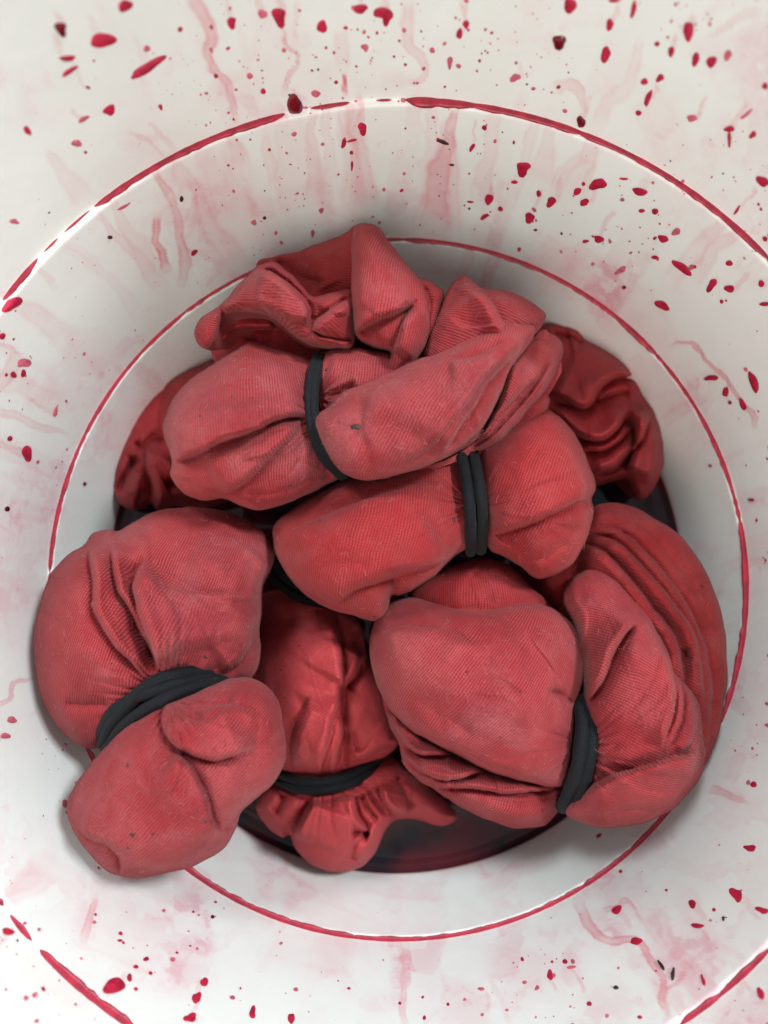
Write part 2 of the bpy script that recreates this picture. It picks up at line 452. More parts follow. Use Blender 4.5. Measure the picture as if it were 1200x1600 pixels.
DRIPS = [  # points (pixels), start width, end width, strength
    ([(120, 1420), (260, 1470)], 120, 150, .17), ([(450, 190), (472, 330)], 50, 95, .17), ([(325, 235), (400, 400)], 40, 95, .19), ([(700, 190), (682, 365)], 18, 90, .26), ([(20, 900), (60, 1010)], 90, 90, .15), ([(880, 400), (1010, 500)], 80, 90, .16), ([(560, 200), (560, 320)], 20, 60, .14),
    ([(300, -10), (312, 12), (322, 32), (330, 55), (325, 75), (335, 105), (355, 125), (362, 160), (367, 188)], 22, 9, .50),
    ([(440, 40), (445, 70), (465, 85), (465, 105), (447, 125), (443, 147)], 5, 9, .42),
    ([(465, 0), (460, 65)], 9, 9, .16), ([(535, 45), (535, 105)], 24, 22, .20), ([(540, 112), (540, 147)], 6, 8, .85),
    ([(640, 0), (635, 65), (655, 90), (665, 110), (655, 128), (630, 132)], 22, 10, .28),
    ([(712, 168), (702, 215), (690, 255), (682, 300), (680, 350)], 11, 46, .46),
    ([(245, 262), (260, 300), (275, 350), (287, 390), (287, 440)], 12, 17, .42),
    ([(300, 280), (330, 350), (372, 415)], 16, 44, .26), ([(360, 215), (382, 350)], 30, 50, .13),
    ([(490, 170), (485, 225), (497, 310)], 10, 34, .24), ([(412, 200), (430, 290)], 8, 20, .12),
    ([(245, 340), (240, 375), (252, 395), (260, 418)], 13, 15, .62),
    ([(915, 240), (880, 265), (862, 300)], 26, 10, .17), ([(1000, 60), (985, 125), (950, 165), (935, 200)], 14, 26, .17),
    ([(870, 140), (890, 130), (908, 150), (917, 178)], 20, 8, .28), ([(835, 390), (905, 435)], 60, 70, .22),
    ([(1050, 545), (1080, 535), (1098, 555), (1115, 575), (1140, 600), (1165, 635), (1182, 668)], 6, 8, .60),
    ([(0, 640), (50, 660), (105, 682)], 14, 8, .24), ([(30, 560), (0, 600)], 30, 20, .30),
    ([(900, 1408), (920, 1445), (950, 1470), (995, 1472), (1015, 1500), (1035, 1540), (1042, 1600)], 17, 9, .52),
    ([(942, 1425), (962, 1418), (980, 1410), (1000, 1445)], 9, 7, .36), ([(1066, 1515), (1058, 1530), (1040, 1547)], 9, 6, .55),
    ([(632, 1478), (634, 1530), (630, 1560), (634, 1602)], 13, 9, .34), ([(770, 1530), (780, 1560), (797, 1600)], 9, 7, .14),
    ([(150, 1398), (146, 1425), (133, 1462)], 9, 14, .40), ([(1108, 1232), (1140, 1245), (1168, 1258)], 18, 8, .36),
    ([(-5, 1100), (16, 1090), (22, 1068), (52, 1064)], 9, 6, .42), ([(430, 1440), (560, 1480)], 130, 110, .14),
    ([(750, 1500), (900, 1520)], 60, 40, .12), ([(30, 1500), (150, 1560)], 40, 70, .10), ([(1010, 1430), (1040, 1480)], 30, 10, .2),
    ([(1180, 1560), (1165, 1535), (1150, 1560)], 12, 8, .22), ([(700, 1390), (560, 1385)], 30, 30, .18), ([(760, 1380), (850, 1340)], 30, 26, .16),
    ([(120, 560), (180, 600), (60, 640)], 40, 30, .10), ([(1000, 480), (1060, 560)], 60, 50, .14), ([(230, 190), (270, 235)], 6, 10, .2),
    ([(205, 200), (255, 245)], 5, 6, .2), ([(20, 850), (60, 830), (20, 890)], 50, 50, .14), ([(1190, 20), (1150, 30), (1110, 60)], 16, 10, .2),
    ([(560, 330), (520, 350)], 40, 50, .14), ([(740, 350), (770, 380)], 30, 40, .14), ([(1000, 150), (1050, 220)], 60, 60, .10),
]

rd = random.Random(23)
def radial_drip(u, v, length, w0, w1, a):
    """run of thin dye from a pixel down the wall (towards the bucket's deep centre)"""
    dx, dy = 613 - u, 901 - v
    l = math.hypot(dx, dy); dx /= l; dy /= l
    n = max(3, int(length / 22)); pts = []; o = 0.0
    for k in range(n + 1):
        t = length * k / n
        pts.append((u + dx * t - dy * o, v + dy * t + dx * o)); o += rd.uniform(-4, 4)
    DRIPS.append((pts, w0, w1, a))
for k in range(78):
    th = rd.uniform(0, 2 * math.pi)
    if math.sin(th) < -0.2 and rd.random() < 0.5: th = -th
    rad = rd.choice([785, 785, 785, 560, rd.uniform(850, 1080)])
    cu, cv = 633 + rad * math.cos(th), 936 - rad * math.sin(th)
    if not (-60 < cu < 1260 and -60 < cv < 1660): continue
    radial_drip(cu, cv, rd.uniform(45, 190) if rad != 560 else rd.uniform(30, 80), rd.uniform(6, 18), rd.uniform(14, 52), rd.uniform(0.06, 0.22))

def build_bucket():
    NTH = 1500
    rows = []
    for i in range(len(PROF) - 1):
        (z0, r0), (z1, r1) = PROF[i], PROF[i + 1]
        n = max(1, int(math.hypot(z1 - z0, r1 - r0) / 0.00058))
        if z0 > 0.2600: n = 2
        for k in range(n):
            t = k / n
            rows.append((z0 + (z1 - z0) * t, r0 + (r1 - r0) * t))
    rows.append(PROF[-1])
    rows = np.array(rows)
    th = np.arange(NTH) / NTH * 2 * np.pi
    Z, T = np.meshgrid(rows[:, 0], th, indexing='ij')
    R = np.repeat(rows[:, 1][:, None], NTH, 1)
    # gentle out-of-round and ledge unevenness of thin moulded plastic
    R = R * (1 + 0.0012 * np.sin(2 * T + 0.6) + 0.0005 * np.sin(5 * T))
    V = np.stack([AX[0] + R * np.cos(T), AX[1] + R * np.sin(T), ZC - Z], -1).reshape(-1, 3)
    u, v = project(V)
    wu = u + 9 * fbm(u / 34, v / 34, 3) + 2 * fbm(u / 13, v / 13, 5, 2)
    wv = v + 9 * fbm(u / 34, v / 34, 4) + 2 * fbm(u / 13, v / 13, 6, 2)
    drip = np.zeros(len(V))
    for pts, w0, w1, a in DRIPS:
        L = catmull(pts, False, 5)
        bb = (u > L[:, 0].min() - 120) & (u < L[:, 0].max() + 120) & (v > L[:, 1].min() - 120) & (v < L[:, 1].max() + 120)
        idx = np.where(bb)[0]
        if not len(idx): continue
        d, s, arc, _, _ = seg_dist(wu[idx], wv[idx], L, False)
        w = 0.5 * (w0 + (w1 - w0) * arc)
        soft = np.where(w > 9, w * 0.9, 3.0)
        a = a * (0.75 + 0.5 * vnoise(u[idx] / 22, v[idx] / 22, 77))
        m = a * (1 - smooth((d - w + soft * 0.5) / soft))
        m *= smooth(arc / 0.12 + 0.25) * smooth((1 - arc) / 0.3 + 0.35)
        m *= 0.72 + 0.5 * np.exp(-((d - w * 0.8) / 2.5) ** 2)
        drip[idx] = 1 - (1 - drip[idx]) * (1 - np.clip(m, 0, 1))
    depth = Z.ravel()
    # thin wash: stronger just under the ledges and near the bath
    n = fbm(u / 150, v / 150, 11, 4)
    wash = 0.02 + 0.40 * smooth((n - 0.02) / 0.40) * np.where(v > 900, 1.0, 0.65)
    wash += 0.22 * np.exp(-np.abs(depth - 0.2228) / 0.012) * smooth((fbm(u / 90, v / 90, 21) + 0.25) / 0.5)
    wash += 0.30 * np.exp(-np.abs(depth - WATER) / 0.004)
    # thin runs that followed the wall downwards
    th_ = T.ravel()
    st = fbm(np.cos(th_) * 14, np.sin(th_) * 14 + depth * 9, 41, 3)
    top_half = smooth((np.sin(th_) + 0.2) / 0.9)
    wash += 0.26 * smooth((st - 0.05) / 0.30) * smooth((depth - 0.170) / 0.03) * (depth < 0.2228) * (0.35 + 0.65 * top_half)
    wash += 0.15 * smooth((st - 0.10) / 0.25) * (depth < 0.167) * smooth(fbm(u / 200, v / 200, 51) * 3)
    isl = fbm(u / 70 + 3, v / 70, 61, 4); zone = smooth((fbm(u / 220, v / 220, 62, 2) + 0.12) / 0.3)
    wash += zone * (0.10 * smooth(isl / 0.03) + 0.16 * np.exp(-(isl / 0.022) ** 2))
    wash += 0.40 * np.exp(-np.abs(depth - 0.1676) / 0.0005) * (0.5 + 0.5 * vnoise(u / 30, v / 30, 91))
    n2 = fbm(u / 60, v / 60, 31, 4)
    wash *= 0.45 + 0.55 * smooth((n2 + 0.02) / 0.05)
    solid = np.exp(-np.abs(depth - WATER + 0.0003) / 0.0008) * 0.9
    cols = np.stack([np.clip(wash, 0, 1), np.clip(solid, 0, 1), drip, np.ones(len(V))], -1)
    # outer shell and base
    outer = [(0.1022, 0.1174), (0.1018, 0.1190), (0.1022, 0.1206), (0.1040, 0.1212), (0.1090, 0.1208), (0.1092, 0.1190), (0.1660, 0.1112), (0.2210, 0.1034), (0.2920, 0.0945), (0.2955, 0.0925)]
    NO = NTH
    vo = []
    for z, r in outer:
        vo.append(np.stack([AX[0] + r * np.cos(th), AX[1] + r * np.sin(th), np.full(NO, ZC - z)], -1))
    vo = np.array(vo).reshape(-1, 3)
    nr = len(rows)
    base = len(V)
    V2 = np.concatenate([V, vo, [[AX[0], AX[1], ZC - 0.2882]], [[AX[0], AX[1], ZC - 0.2955]]])
    co = np.zeros((len(vo) + 2, 4)); co[:, 0] = 0.05; co[:, 3] = 1
    cols = np.concatenate([cols, co])
    j = np.arange(NTH); jn = (j + 1) % NTH
    q = []
    for i in range(nr - 1):
        q.append(np.stack([i * NTH + j, (i + 1) * NTH + j, (i + 1) * NTH + jn, i * NTH + jn], -1)[:, ::-1])
    for i in range(len(outer) - 1):
        q.append(np.stack([base + i * NTH + j, base + (i + 1) * NTH + j, base + (i + 1) * NTH + jn, base + i * NTH + jn], -1))
    q.append(np.stack([j, base + j, base + jn, jn], -1))
    ci = base + len(vo)
    tri = [np.stack([(nr - 1) * NTH + j, np.full(NTH, ci), (nr - 1) * NTH + jn], -1)[:, ::-1],
           np.stack([base + (len(outer) - 1) * NTH + j, np.full(NTH, ci + 1), base + (len(outer) - 1) * NTH + jn], -1)]
    o = mesh_np('wall', V2, [np.concatenate(q), np.concatenate(tri)], M_PLASTIC, None, cols=cols)
    return o

bucket = bpy.data.objects.new('bucket', None)
COL.objects.link(bucket)
bucket.location = (AX[0], AX[1], ZC - 0.2955)
bpy.context.view_layer.update()
bucket['label'] = 'round white plastic bucket with two inner ledges, splashed with red dye'
bucket['category'] = 'bucket'
for (u_, v_, rx_, ry_, a_, k_) in DROPS:
    if k_ != 3 and max(rx_, ry_) >= 6 and rd.random() < 0.6:
        dx_, dy_ = u_ - 613, v_ - 901
        l_ = math.hypot(dx_, dy_); q_ = rd.uniform(12, 60)
        radial_drip(u_ + dx_ / l_ * q_, v_ + dy_ / l_ * q_, q_, rd.uniform(4, 9), min(rx_, ry_) * rd.uniform(1.2, 2.0), rd.uniform(0.10, 0.30))
wall = build_bucket()
wall.parent = bucket
wall.matrix_parent_inverse = bucket.matrix_world.inverted()

def bead(a0, a1, R, depth, r, seed, name='dye_line'):
    """run of dye lying in the corner of a ledge from angle a0 to a1 (radians)"""
    n = max(6, int(abs(a1 - a0) * R / 0.0008))
    t = np.linspace(0, 1, n)
    a = a0 + (a1 - a0) * t
    rr = r * (0.9 + 0.35 * fbm(a * 9, a * 0 + seed, seed, 3) + 0.3 * fbm(a * 60, a * 0 + seed, seed + 9, 2))
    rr = np.maximum(rr, r * 0.45) * np.sqrt(np.clip(np.minimum(t, 1 - t) * n / 4, 0.02, 1))
    K = 8
    ph = np.arange(K) / K * 2 * np.pi
    rad = R + rr[:, None] * np.cos(ph)[None] * 1.25
    z = ZC - depth + rr[:, None] * np.sin(ph)[None] * 0.45
    V = np.stack([AX[0] + rad * np.cos(a)[:, None], AX[1] + rad * np.sin(a)[:, None], z], -1).reshape(-1, 3)
    i = np.arange(n - 1)[:, None]; k = np.arange(K)[None]
    q = np.stack([i * K + k, i * K + (k + 1) % K, (i + 1) * K + (k + 1) % K, (i + 1) * K + k], -1).reshape(-1, 4)
    return mesh_np(name, V, [q[:, ::-1]], M_DYE_LINE, wall)

def ang(u, v, depth):
    p = unproject(np.array(float(u)), np.array(float(v)), np.array(depth))
    return math.atan2(p[1] - AX[1], p[0] - AX[0])

Z2, Z1 = 0.16705, 0.2228
for k, (p, q, r) in enumerate([((0, 465), (52, 398), .0009), ((62, 388), (84, 366), .0004), ((95, 358), (135, 322), .0003),
                               ((142, 316), (445, 178), .0009), ((484, 163), (546, 157), .0007), ((588, 156), (612, 155), .0004),
                               ((634, 153), (748, 158), .0013), ((736, 158), (912, 208), .0009), ((900, 202), (1206, 406), .0008),
                               ((1200, 400), (1290, 560), .0008), ((-140, 800), (-60, 560), .0007),
                               ((-4, 1402), (5, 1416), .0007), ((14, 1430), (48, 1472), .0006), ((62, 1484), (215, 1604), .0010),
                               ((1062, 1600), (1130, 1552), .0008), ((1120, 1559), (1205, 1482), .0009)]):
    a0, a1 = ang(*p, Z2), ang(*q, Z2)
    if a1 - a0 > math.pi: a1 -= 2 * math.pi
    if a0 - a1 > math.pi: a1 += 2 * math.pi
    bead(a0, a1, 0.10875, Z2 + 0.0003, r, 40 + k)
for k, (d0, d1, r) in enumerate([(-24, 8, .0009), (9, 40, .00055), (41, 88, .00075), (89, 128, .0006), (129, 178, .00055),
                                 (180, 214, .0006), (216, 262, .00075), (262, 300, .0007), (301, 324, .0008), (325, 335, .0005)]):
    bead(math.radians(d0 - 0.6), math.radians(d1 + 1.4), 0.10085, Z1 + 0.0002, r * 1.1, 70 + k)

# --- liquid
def build_liquid():
    n, m = 160, 40
    V = [(AX[0], AX[1], ZC - WATER)]
    for i in range(1, m + 1):
        r = 0.0952 * i / m
        zz = 0.0 if i < m - 1 else (0.0003 if i == m - 1 else 0.0011)
        if i == m: r = 0.0956
        for k in range(n):
            a = 2 * math.pi * k / n
            V.append((AX[0] + r * math.cos(a), AX[1] + r * math.sin(a), ZC - WATER + zz + 0.00015 * math.sin(a * 7 + i * 0.5)))
    q = [(1 + i * n + k, 1 + i * n + (k + 1) % n, 1 + (i + 1) * n + (k + 1) % n, 1 + (i + 1) * n + k)[::-1] for i in range(m - 1) for k in range(n)]
    t = [(0, 1 + k, 1 + (k + 1) % n) for k in range(n)]
    # sides and bottom so that it is a body of liquid
    b0 = len(V)
    for k in range(n):
        a = 2 * math.pi * k / n
        V.append((AX[0] + 0.0918 * math.cos(a), AX[1] + 0.0918 * math.sin(a), ZC - 0.2870))
    e = 1 + (m - 1) * n
    q += [(e + k, b0 + k, b0 + (k + 1) % n, e + (k + 1) % n) for k in range(n)]
    V.append((AX[0], AX[1], ZC - 0.2870))
    t += [(b0 + (k + 1) % n, b0 + k, len(V) - 1) for k in range(n)]
    o = mesh_np('dye_bath', V, [q, t], M_LIQ)
    o['label'] = 'dark red-black dye liquid lying in the bottom of the bucket'
    o['category'] = 'liquid'

build_liquid()

# ------------------------------------------------------------------ cloth bundles
STEP = 1.7
lint_jobs = []
LOBES = []

def poisson_pillow(mask, d):
    """smooth inflated height^2 inside a mask (coarse to fine Jacobi)"""
    levels = [8, 4, 2, 1]
    phi = None
    for L in levels:
        mk = mask[::L, ::L]
        if phi is None:
            phi = np.zeros(mk.shape)
        else:
            phi = np.repeat(np.repeat(phi, 2, 0), 2, 1)[:mk.shape[0], :mk.shape[1]]
            if phi.shape != mk.shape:
                phi = np.pad(phi, [(0, mk.shape[0] - phi.shape[0]), (0, mk.shape[1] - phi.shape[1])])
        for _ in range({8: 400, 4: 200, 2: 120, 1: 80}[L]):
            p = np.pad(phi, 1)
            phi = 0.25 * (p[:-2, 1:-1] + p[2:, 1:-1] + p[1:-1, :-2] + p[1:-1, 2:]) + 0.25 * L * L
            phi = np.where(mk, phi, 0)
    ratio = np.where(mask & (d > 9), phi / np.maximum(d, 1), 0)
    wt = (mask & (d > 9)).astype(float)
    r0, w0 = ratio.copy(), wt.copy()
    def blur(a):
        p = np.pad(a, 1, mode='edge')
        return (p[:-2, 1:-1] + p[2:, 1:-1] + p[1:-1, :-2] + p[1:-1, 2:] + 2 * a) / 6
    ra, wa = ratio, wt
    for _ in range(24):
        ra, wa = blur(ra), blur(wa)
    fill = ra / np.maximum(wa, 1e-6)
    rr = np.where(wt > 0, ratio, fill)
    for _ in range(6):
        rr = blur(rr)
    out = np.maximum(d * rr, 0)
    return out / (out[mask].max() + 1e-9)

def lobe(name, parent, outline, z, H, feats=(), tilt=(0, 0), knit=30, mat=None, power=0.43, cr=1.0, flat=1.0,
         wr=0.5, seed=1, lint=1.0, bottom=None, n=6, label=None):
    """cloth bulge. outline: photo pixels; z: vertical depth of its widest level (m); H: height above it (mm);
    feats: ('crease', pts, depth_mm, width_px) ('lap', pts, ref, h_mm, w_px[, decay]) ('ridge', pts, h_mm, w_px)
           ('gather', (x, y), n, amp_mm, radius_px) ('bump', (x, y), h_mm, r_px)"""
    mat = mat or M_CLOTH
    L = catmull(outline, True, n)
    tg = np.roll(L, -1, 0) - np.roll(L, 1, 0)
    tg /= np.linalg.norm(tg, axis=1, keepdims=True) + 1e-9
    wob = 3.2 * fbm(L[:, 0] / 38, L[:, 1] / 38, seed + 200, 2) + 1.2 * fbm(L[:, 0] / 14, L[:, 1] / 14, seed + 210, 2)
    L = L + np.stack([-tg[:, 1], tg[:, 0]], -1) * wob[:, None]
    x0, y0 = L.min(0) - 3 * STEP; x1, y1 = L.max(0) + 3 * STEP
    xs = np.arange(x0, x1, STEP); ys = np.arange(y0, y1, STEP)
    X, Y = np.meshgrid(xs, ys)
    ins = inside_poly(X, Y, L)
    d, _, _, nx, ny = seg_dist(X, Y, L, True)
    dd = np.where(ins, d, 0)
    phi = poisson_pillow(ins, np.where(ins, d / STEP, 0))
    prof = np.clip(phi, 0, 1) ** power
    h = H * (flat * prof + (1 - flat) * np.minimum(prof * 1.6, 1) ** 1)
    edge = smooth(dd / 16)
    ush = np.zeros(X.shape); vsh = np.zeros(X.shape)
    wx = X + 5 * fbm(X / 50, Y / 50, seed + 50); wy = Y + 5 * fbm(X / 50, Y / 50, seed + 60)
    for f in feats:
        k = f[0]
        if k in ('crease', 'lap', 'ridge'):
            P = catmull(f[1], False, 6)
            dist, side, arc, _, _ = seg_dist(wx, wy, P, False)
            tp = smooth(arc / 0.16 + 0.12) * smooth((1 - arc) / 0.16 + 0.12)
            tp = np.where((arc <= 0) | (arc >= 1), tp * np.exp(-dist / 14), tp)
        if k == 'crease':
            h = h - 1.5 * f[2] * np.exp(-dist / f[3]) * tp * (0.35 + 0.65 * edge)
        elif k == 'ridge':
            h = h + 1.4 * f[2] * np.exp(-(dist / f[3]) ** 2) * tp * edge
        elif k == 'lap':
            ref = f[2]; hh = 1.6 * f[3]; w = f[4]
            dec = f[5] if len(f) > 5 else 4.0
            rd, rs, _, _, _ = seg_dist(np.array([[float(ref[0])]]), np.array([[float(ref[1])]]), P, False)
            s = dist * side * rs[0, 0]
            tt = np.clip(s / w, 0, 1)
            up = np.sqrt(np.clip(1 - (1 - tt) ** 2, 0, 1)) * np.exp(-np.clip(s - w, 0, None) / (w * dec))
            dn = -0.8 * np.exp(-np.clip(-s, 0, None) / (w * 0.7))
            h = h + hh * np.where(s > 0, up - 0.8 * np.exp(-np.clip(s, 0, None) / 1.6), dn) * tp * (0.25 + 0.75 * edge)
            pass
        elif k == 'gather':
            (gx, gy), gn, amp, rad = f[1:5]
            a = np.arctan2(Y - gy, X - gx); r = np.hypot(X - gx, Y - gy)
            sn = np.sin(a * int(gn / 2) + 3.0 * fbm(np.cos(a) * 1.6 + 9, np.sin(a) * 1.6 + r / 160, seed + 5) * 2)
            h = h - 1.7 * amp * (1 - np.abs(sn)) ** 1.6 * np.exp(-(r / rad) ** 2) * edge
        elif k == 'bump':
            (gx, gy), hb, rad = f[1:4]
            h = h + hb * np.exp(-((X - gx) ** 2 + (Y - gy) ** 2) / rad ** 2) * edge
    # irregular creases and laps: run out from the tie where there is one, else along the knit
    gc = [f[1] for f in feats if f[0] == 'gather']
    rw = np.random.RandomState(seed * 7 + 1)
    if gc:
        a = np.arctan2(Y - gc[0][1], X - gc[0][0]); rr = np.hypot(X - gc[0][0], Y - gc[0][1])
        cx, cy = np.cos(a) * 2.3 + rr / 420 + 0.35 * fbm(X / 90, Y / 90, seed + 71, 2), np.sin(a) * 2.3 + rr / 420 + 0.35 * fbm(X / 90, Y / 90, seed + 72, 2)
    else:
        ka_ = math.radians(-knit + 70)
        p1 = X * math.cos(ka_) + Y * math.sin(ka_); p2 = -X * math.sin(ka_) + Y * math.cos(ka_)
        cx, cy = p1 / 150 + 0.4 * fbm(X / 80, Y / 80, seed + 71, 2), p2 / 52 + 0.4 * fbm(X / 80, Y / 80, seed + 72, 2)
    for lay, (amp, wid, fq) in enumerate(((1.5, 0.10, 0.9), (0.45, 0.14, 1.8))):
        nn = fbm(cx * fq + 31 * lay, cy * fq - 12 * lay, seed + 80 + lay, 2)
        mk_ = smooth((vnoise(X / 85 + 7 * lay, Y / 85, seed + 90 + lay) - 0.38) / 0.25)
        h = h + cr * amp * edge * mk_ * (0.9 * np.tanh(nn / wid) * np.exp(-np.abs(nn) / 0.35) - (0.35 if lay == 0 else 0.0) * np.exp(-np.abs(nn) / (0.4 * wid)))
    h = h + 1.3 * wr * edge * (1.0 * fbm(wx / 75, wy / 75, seed, 2) + 0.30 * fbm(wx / 26, wy / 26, seed + 3, 2))
    # soften single-cell jaggies
    for _ in range(1):
        p = np.pad(h, 1, mode='edge')
        h = 0.6 * h + 0.1 * (p[:-2, 1:-1] + p[2:, 1:-1] + p[1:-1, :-2] + p[1:-1, 2:])
    h = np.where(ins, np.maximum(h, -6), 0)
    near = (~ins) & (d < STEP * 1.5)
    X = np.where(near, nx, X); Y = np.where(near, ny, Y)
    h = np.where(near, 0, h) * smooth(np.where(near, 0, dd) / 3.0 + 0.0) ** 0.5
    cell = (ins[:-1, :-1].astype(int) + ins[1:, :-1] + ins[:-1, 1:] + ins[1:, 1:]) > 0
    ok = ins | near
    cell &= ok[:-1, :-1] & ok[1:, :-1] & ok[:-1, 1:] & ok[1:, 1:]
    uc, vc = L.mean(0)
    depth = z + 0.001 * (tilt[0] * (X - uc) + tilt[1] * (Y - vc)) * 0.1 - 0.001 * h
    idx = -np.ones(X.shape, int)
    used = np.zeros(X.shape, bool)
    used[:-1, :-1] |= cell; used[1:, :-1] |= cell; used[:-1, 1:] |= cell; used[1:, 1:] |= cell
    idx[used] = np.arange(used.sum())
    V = unproject(X[used], Y[used], depth[used])
    ci, cj = np.where(cell)
    quads = np.stack([idx[ci, cj], idx[ci + 1, cj], idx[ci + 1, cj + 1], idx[ci, cj + 1]], -1)
    # knit coordinates in mm, stretched over the bulge like cloth over a ball
    c3 = unproject(np.array([uc]), np.array([vc]), np.array([z]))[0]
    hn = np.clip((H * prof)[used] / H, 0, 0.999)
    r = np.sqrt(1 - hn ** 2)
    st = np.where(r > 0.05, np.arcsin(np.clip(r, 0, 1)) / np.maximum(r, 1e-3), 1.0)
    xy = (V[:, :2] - c3[:2]) * 1000 * st[:, None]
    ka = math.radians(knit)
    UV = np.stack([xy[:, 0] * math.cos(ka) + xy[:, 1] * math.sin(ka) + ush[used], -xy[:, 0] * math.sin(ka) + xy[:, 1] * math.cos(ka) + vsh[used]], -1) + seed * 13.0
    # underside
    ed = np.concatenate([quads[:, [0, 1]], quads[:, [1, 2]], quads[:, [2, 3]], quads[:, [3, 0]]])
    key = np.sort(ed, 1); kk = key[:, 0].astype(np.int64) * len(V) + key[:, 1]
    un, first, cnt = np.unique(kk, return_index=True, return_counts=True)
    be = ed[first[cnt == 1]]
    bv = np.unique(be)
    remap = {int(a): i for i, a in enumerate(bv)}
    B = V[bv]; BU = UV[bv]
    ctr = B.mean(0)
    Hb = 0.001 * (bottom if bottom is not None else H * 0.9)
    rings = [V]; uvs = [UV]; prev = bv; newf = []
    off = len(V)
    prev_of = {int(a): int(a) for a in bv}
    beA = np.array([remap[int(a)] for a in be[:, 0]]); beB = np.array([remap[int(a)] for a in be[:, 1]])
    previdx = bv.copy()
    for q in (18, 38, 58, 76):
        c, s = math.cos(math.radians(q)), math.sin(math.radians(q))
        P = ctr + (B - ctr) * np.array([c, c, c])
        P[:, 2] = B[:, 2] * c + ctr[2] * (1 - c) - Hb * s
        cur = off + np.arange(len(bv)); off += len(bv)
        rings.append(P); uvs.append(BU * c)
        newf.append(np.stack([previdx[beB], previdx[beA], cur[beA], cur[beB]], -1))
        previdx = cur
    rings.append(np.array([[ctr[0], ctr[1], ctr[2] - Hb]])); uvs.append(np.zeros((1, 2)))
    tri = np.stack([previdx[beB], previdx[beA], np.full(len(beA), off)], -1)
    o = mesh_np(name, np.concatenate(rings), [np.concatenate([quads] + newf), tri], mat, parent, uv=np.concatenate(uvs))
    if label: o['label'] = label
    LOBES.append((o, V))
    if lint > 0:
        lint_jobs.append((o, V, quads, lint * len(quads), seed))
    return o

def tube(name, parent, pts, r, mat, closed=True, flatten=1.0, K=10, jitter=0.0, seed=0):
    P = catmull(pts, closed, 6)
    n = len(P)
    rng = np.random.RandomState(seed)
    T = (np.roll(P, -1, 0) - np.roll(P, 1, 0)) if closed else np.gradient(P, axis=0)
    T /= np.linalg.norm(T, axis=1, keepdims=True) + 1e-12
    up = np.array([0, 0, 1.0])
    S = np.cross(T, up); ln = np.linalg.norm(S, axis=1, keepdims=True)
    S = S / np.maximum(ln, 1e-6)
    # parallel transport for stability
    N0 = np.cross(S[0], T[0]); fr = []
    nrm = N0 / np.linalg.norm(N0)
    for i in range(n):
        nrm = nrm - T[i] * (nrm @ T[i]); nrm /= np.linalg.norm(nrm)
        fr.append(nrm.copy())
    fr = np.array(fr); bi = np.cross(T, fr)
    al = np.concatenate([[0], np.cumsum(np.linalg.norm(np.diff(P, axis=0), axis=1))])
    rr = r * (1 + jitter * fbm(al * 300, al * 0 + seed, seed, 2))
    ph = np.arange(K + 1) / K * 2 * np.pi
    V = P[:, None] + rr[:, None, None] * (np.cos(ph)[None, :, None] * fr[:, None] * flatten + np.sin(ph)[None, :, None] * bi[:, None])
    uv = np.stack([np.repeat(al[:, None] * 1000, K + 1, 1), np.repeat((ph / 2 / np.pi)[None], n, 0)], -1)
    m = n if closed else n - 1
    i = np.arange(m)[:, None]; k = np.arange(K)[None]
    ii = (i + 1) % n
    q = np.stack([i * (K + 1) + k, i * (K + 1) + k + 1, ii * (K + 1) + k + 1, ii * (K + 1) + k], -1).reshape(-1, 4)
    return mesh_np(name, V.reshape(-1, 3), [q], mat, parent, uv=uv.reshape(-1, 2))

def hair_tie(parent, paths, z0, z1, Hn, r=0.0016, under=10, label=None, peak=0.5):
    """elastic loops round the neck. paths: pixel polylines of the visible runs (one per strand);
    z0, z1: depth at their two ends; Hn: rise in mm between them; the loop closes round the underside"""
    first = None
    for s, path in enumerate(paths):
        L = catmull(path, False, 4)
        n = len(L)
        t = np.linspace(0, 1, n)
        prof = np.sin(np.pi * t ** (math.log(0.5) / math.log(peak))) ** 0.75
        dep = z0 + (z1 - z0) * t - 0.001 * (Hn + 0.35 * s) * prof
        top = unproject(L[:, 0], L[:, 1], dep)
        a, b = top[0], top[-1]
        m = 12
        tb = np.linspace(0, 1, m + 2)[1:-1]
        und = b + (a - b) * tb[:, None]
        und[:, 2] -= 0.001 * under * np.sin(np.pi * tb)
        pts = np.concatenate([top[::2], top[-1:] if (n - 1) % 2 else top[:0], und])
        o = tube('hair_tie' if first is None else 'strand', parent if first is None else first, pts, r * (1.0 - 0.06 * s), M_TIE, True, 0.86, 12, 0.12, 5 + s)
        if first is None:
            first = o
            if label: o['label'] = label
    return first

def bundle(name, base_px, z, label, group='dyed cloth bundles bound with black hair ties'):
    e = bpy.data.objects.new(name, None)
    COL.objects.link(e)
    p = unproject(np.array(float(base_px[0])), np.array(float(base_px[1])), np.array(z))
    e.location = p
    e['label'] = label; e['category'] = 'cloth bundle'; e['group'] = group
    e.empty_display_size = 0.01
    bpy.context.view_layer.update()
    return e
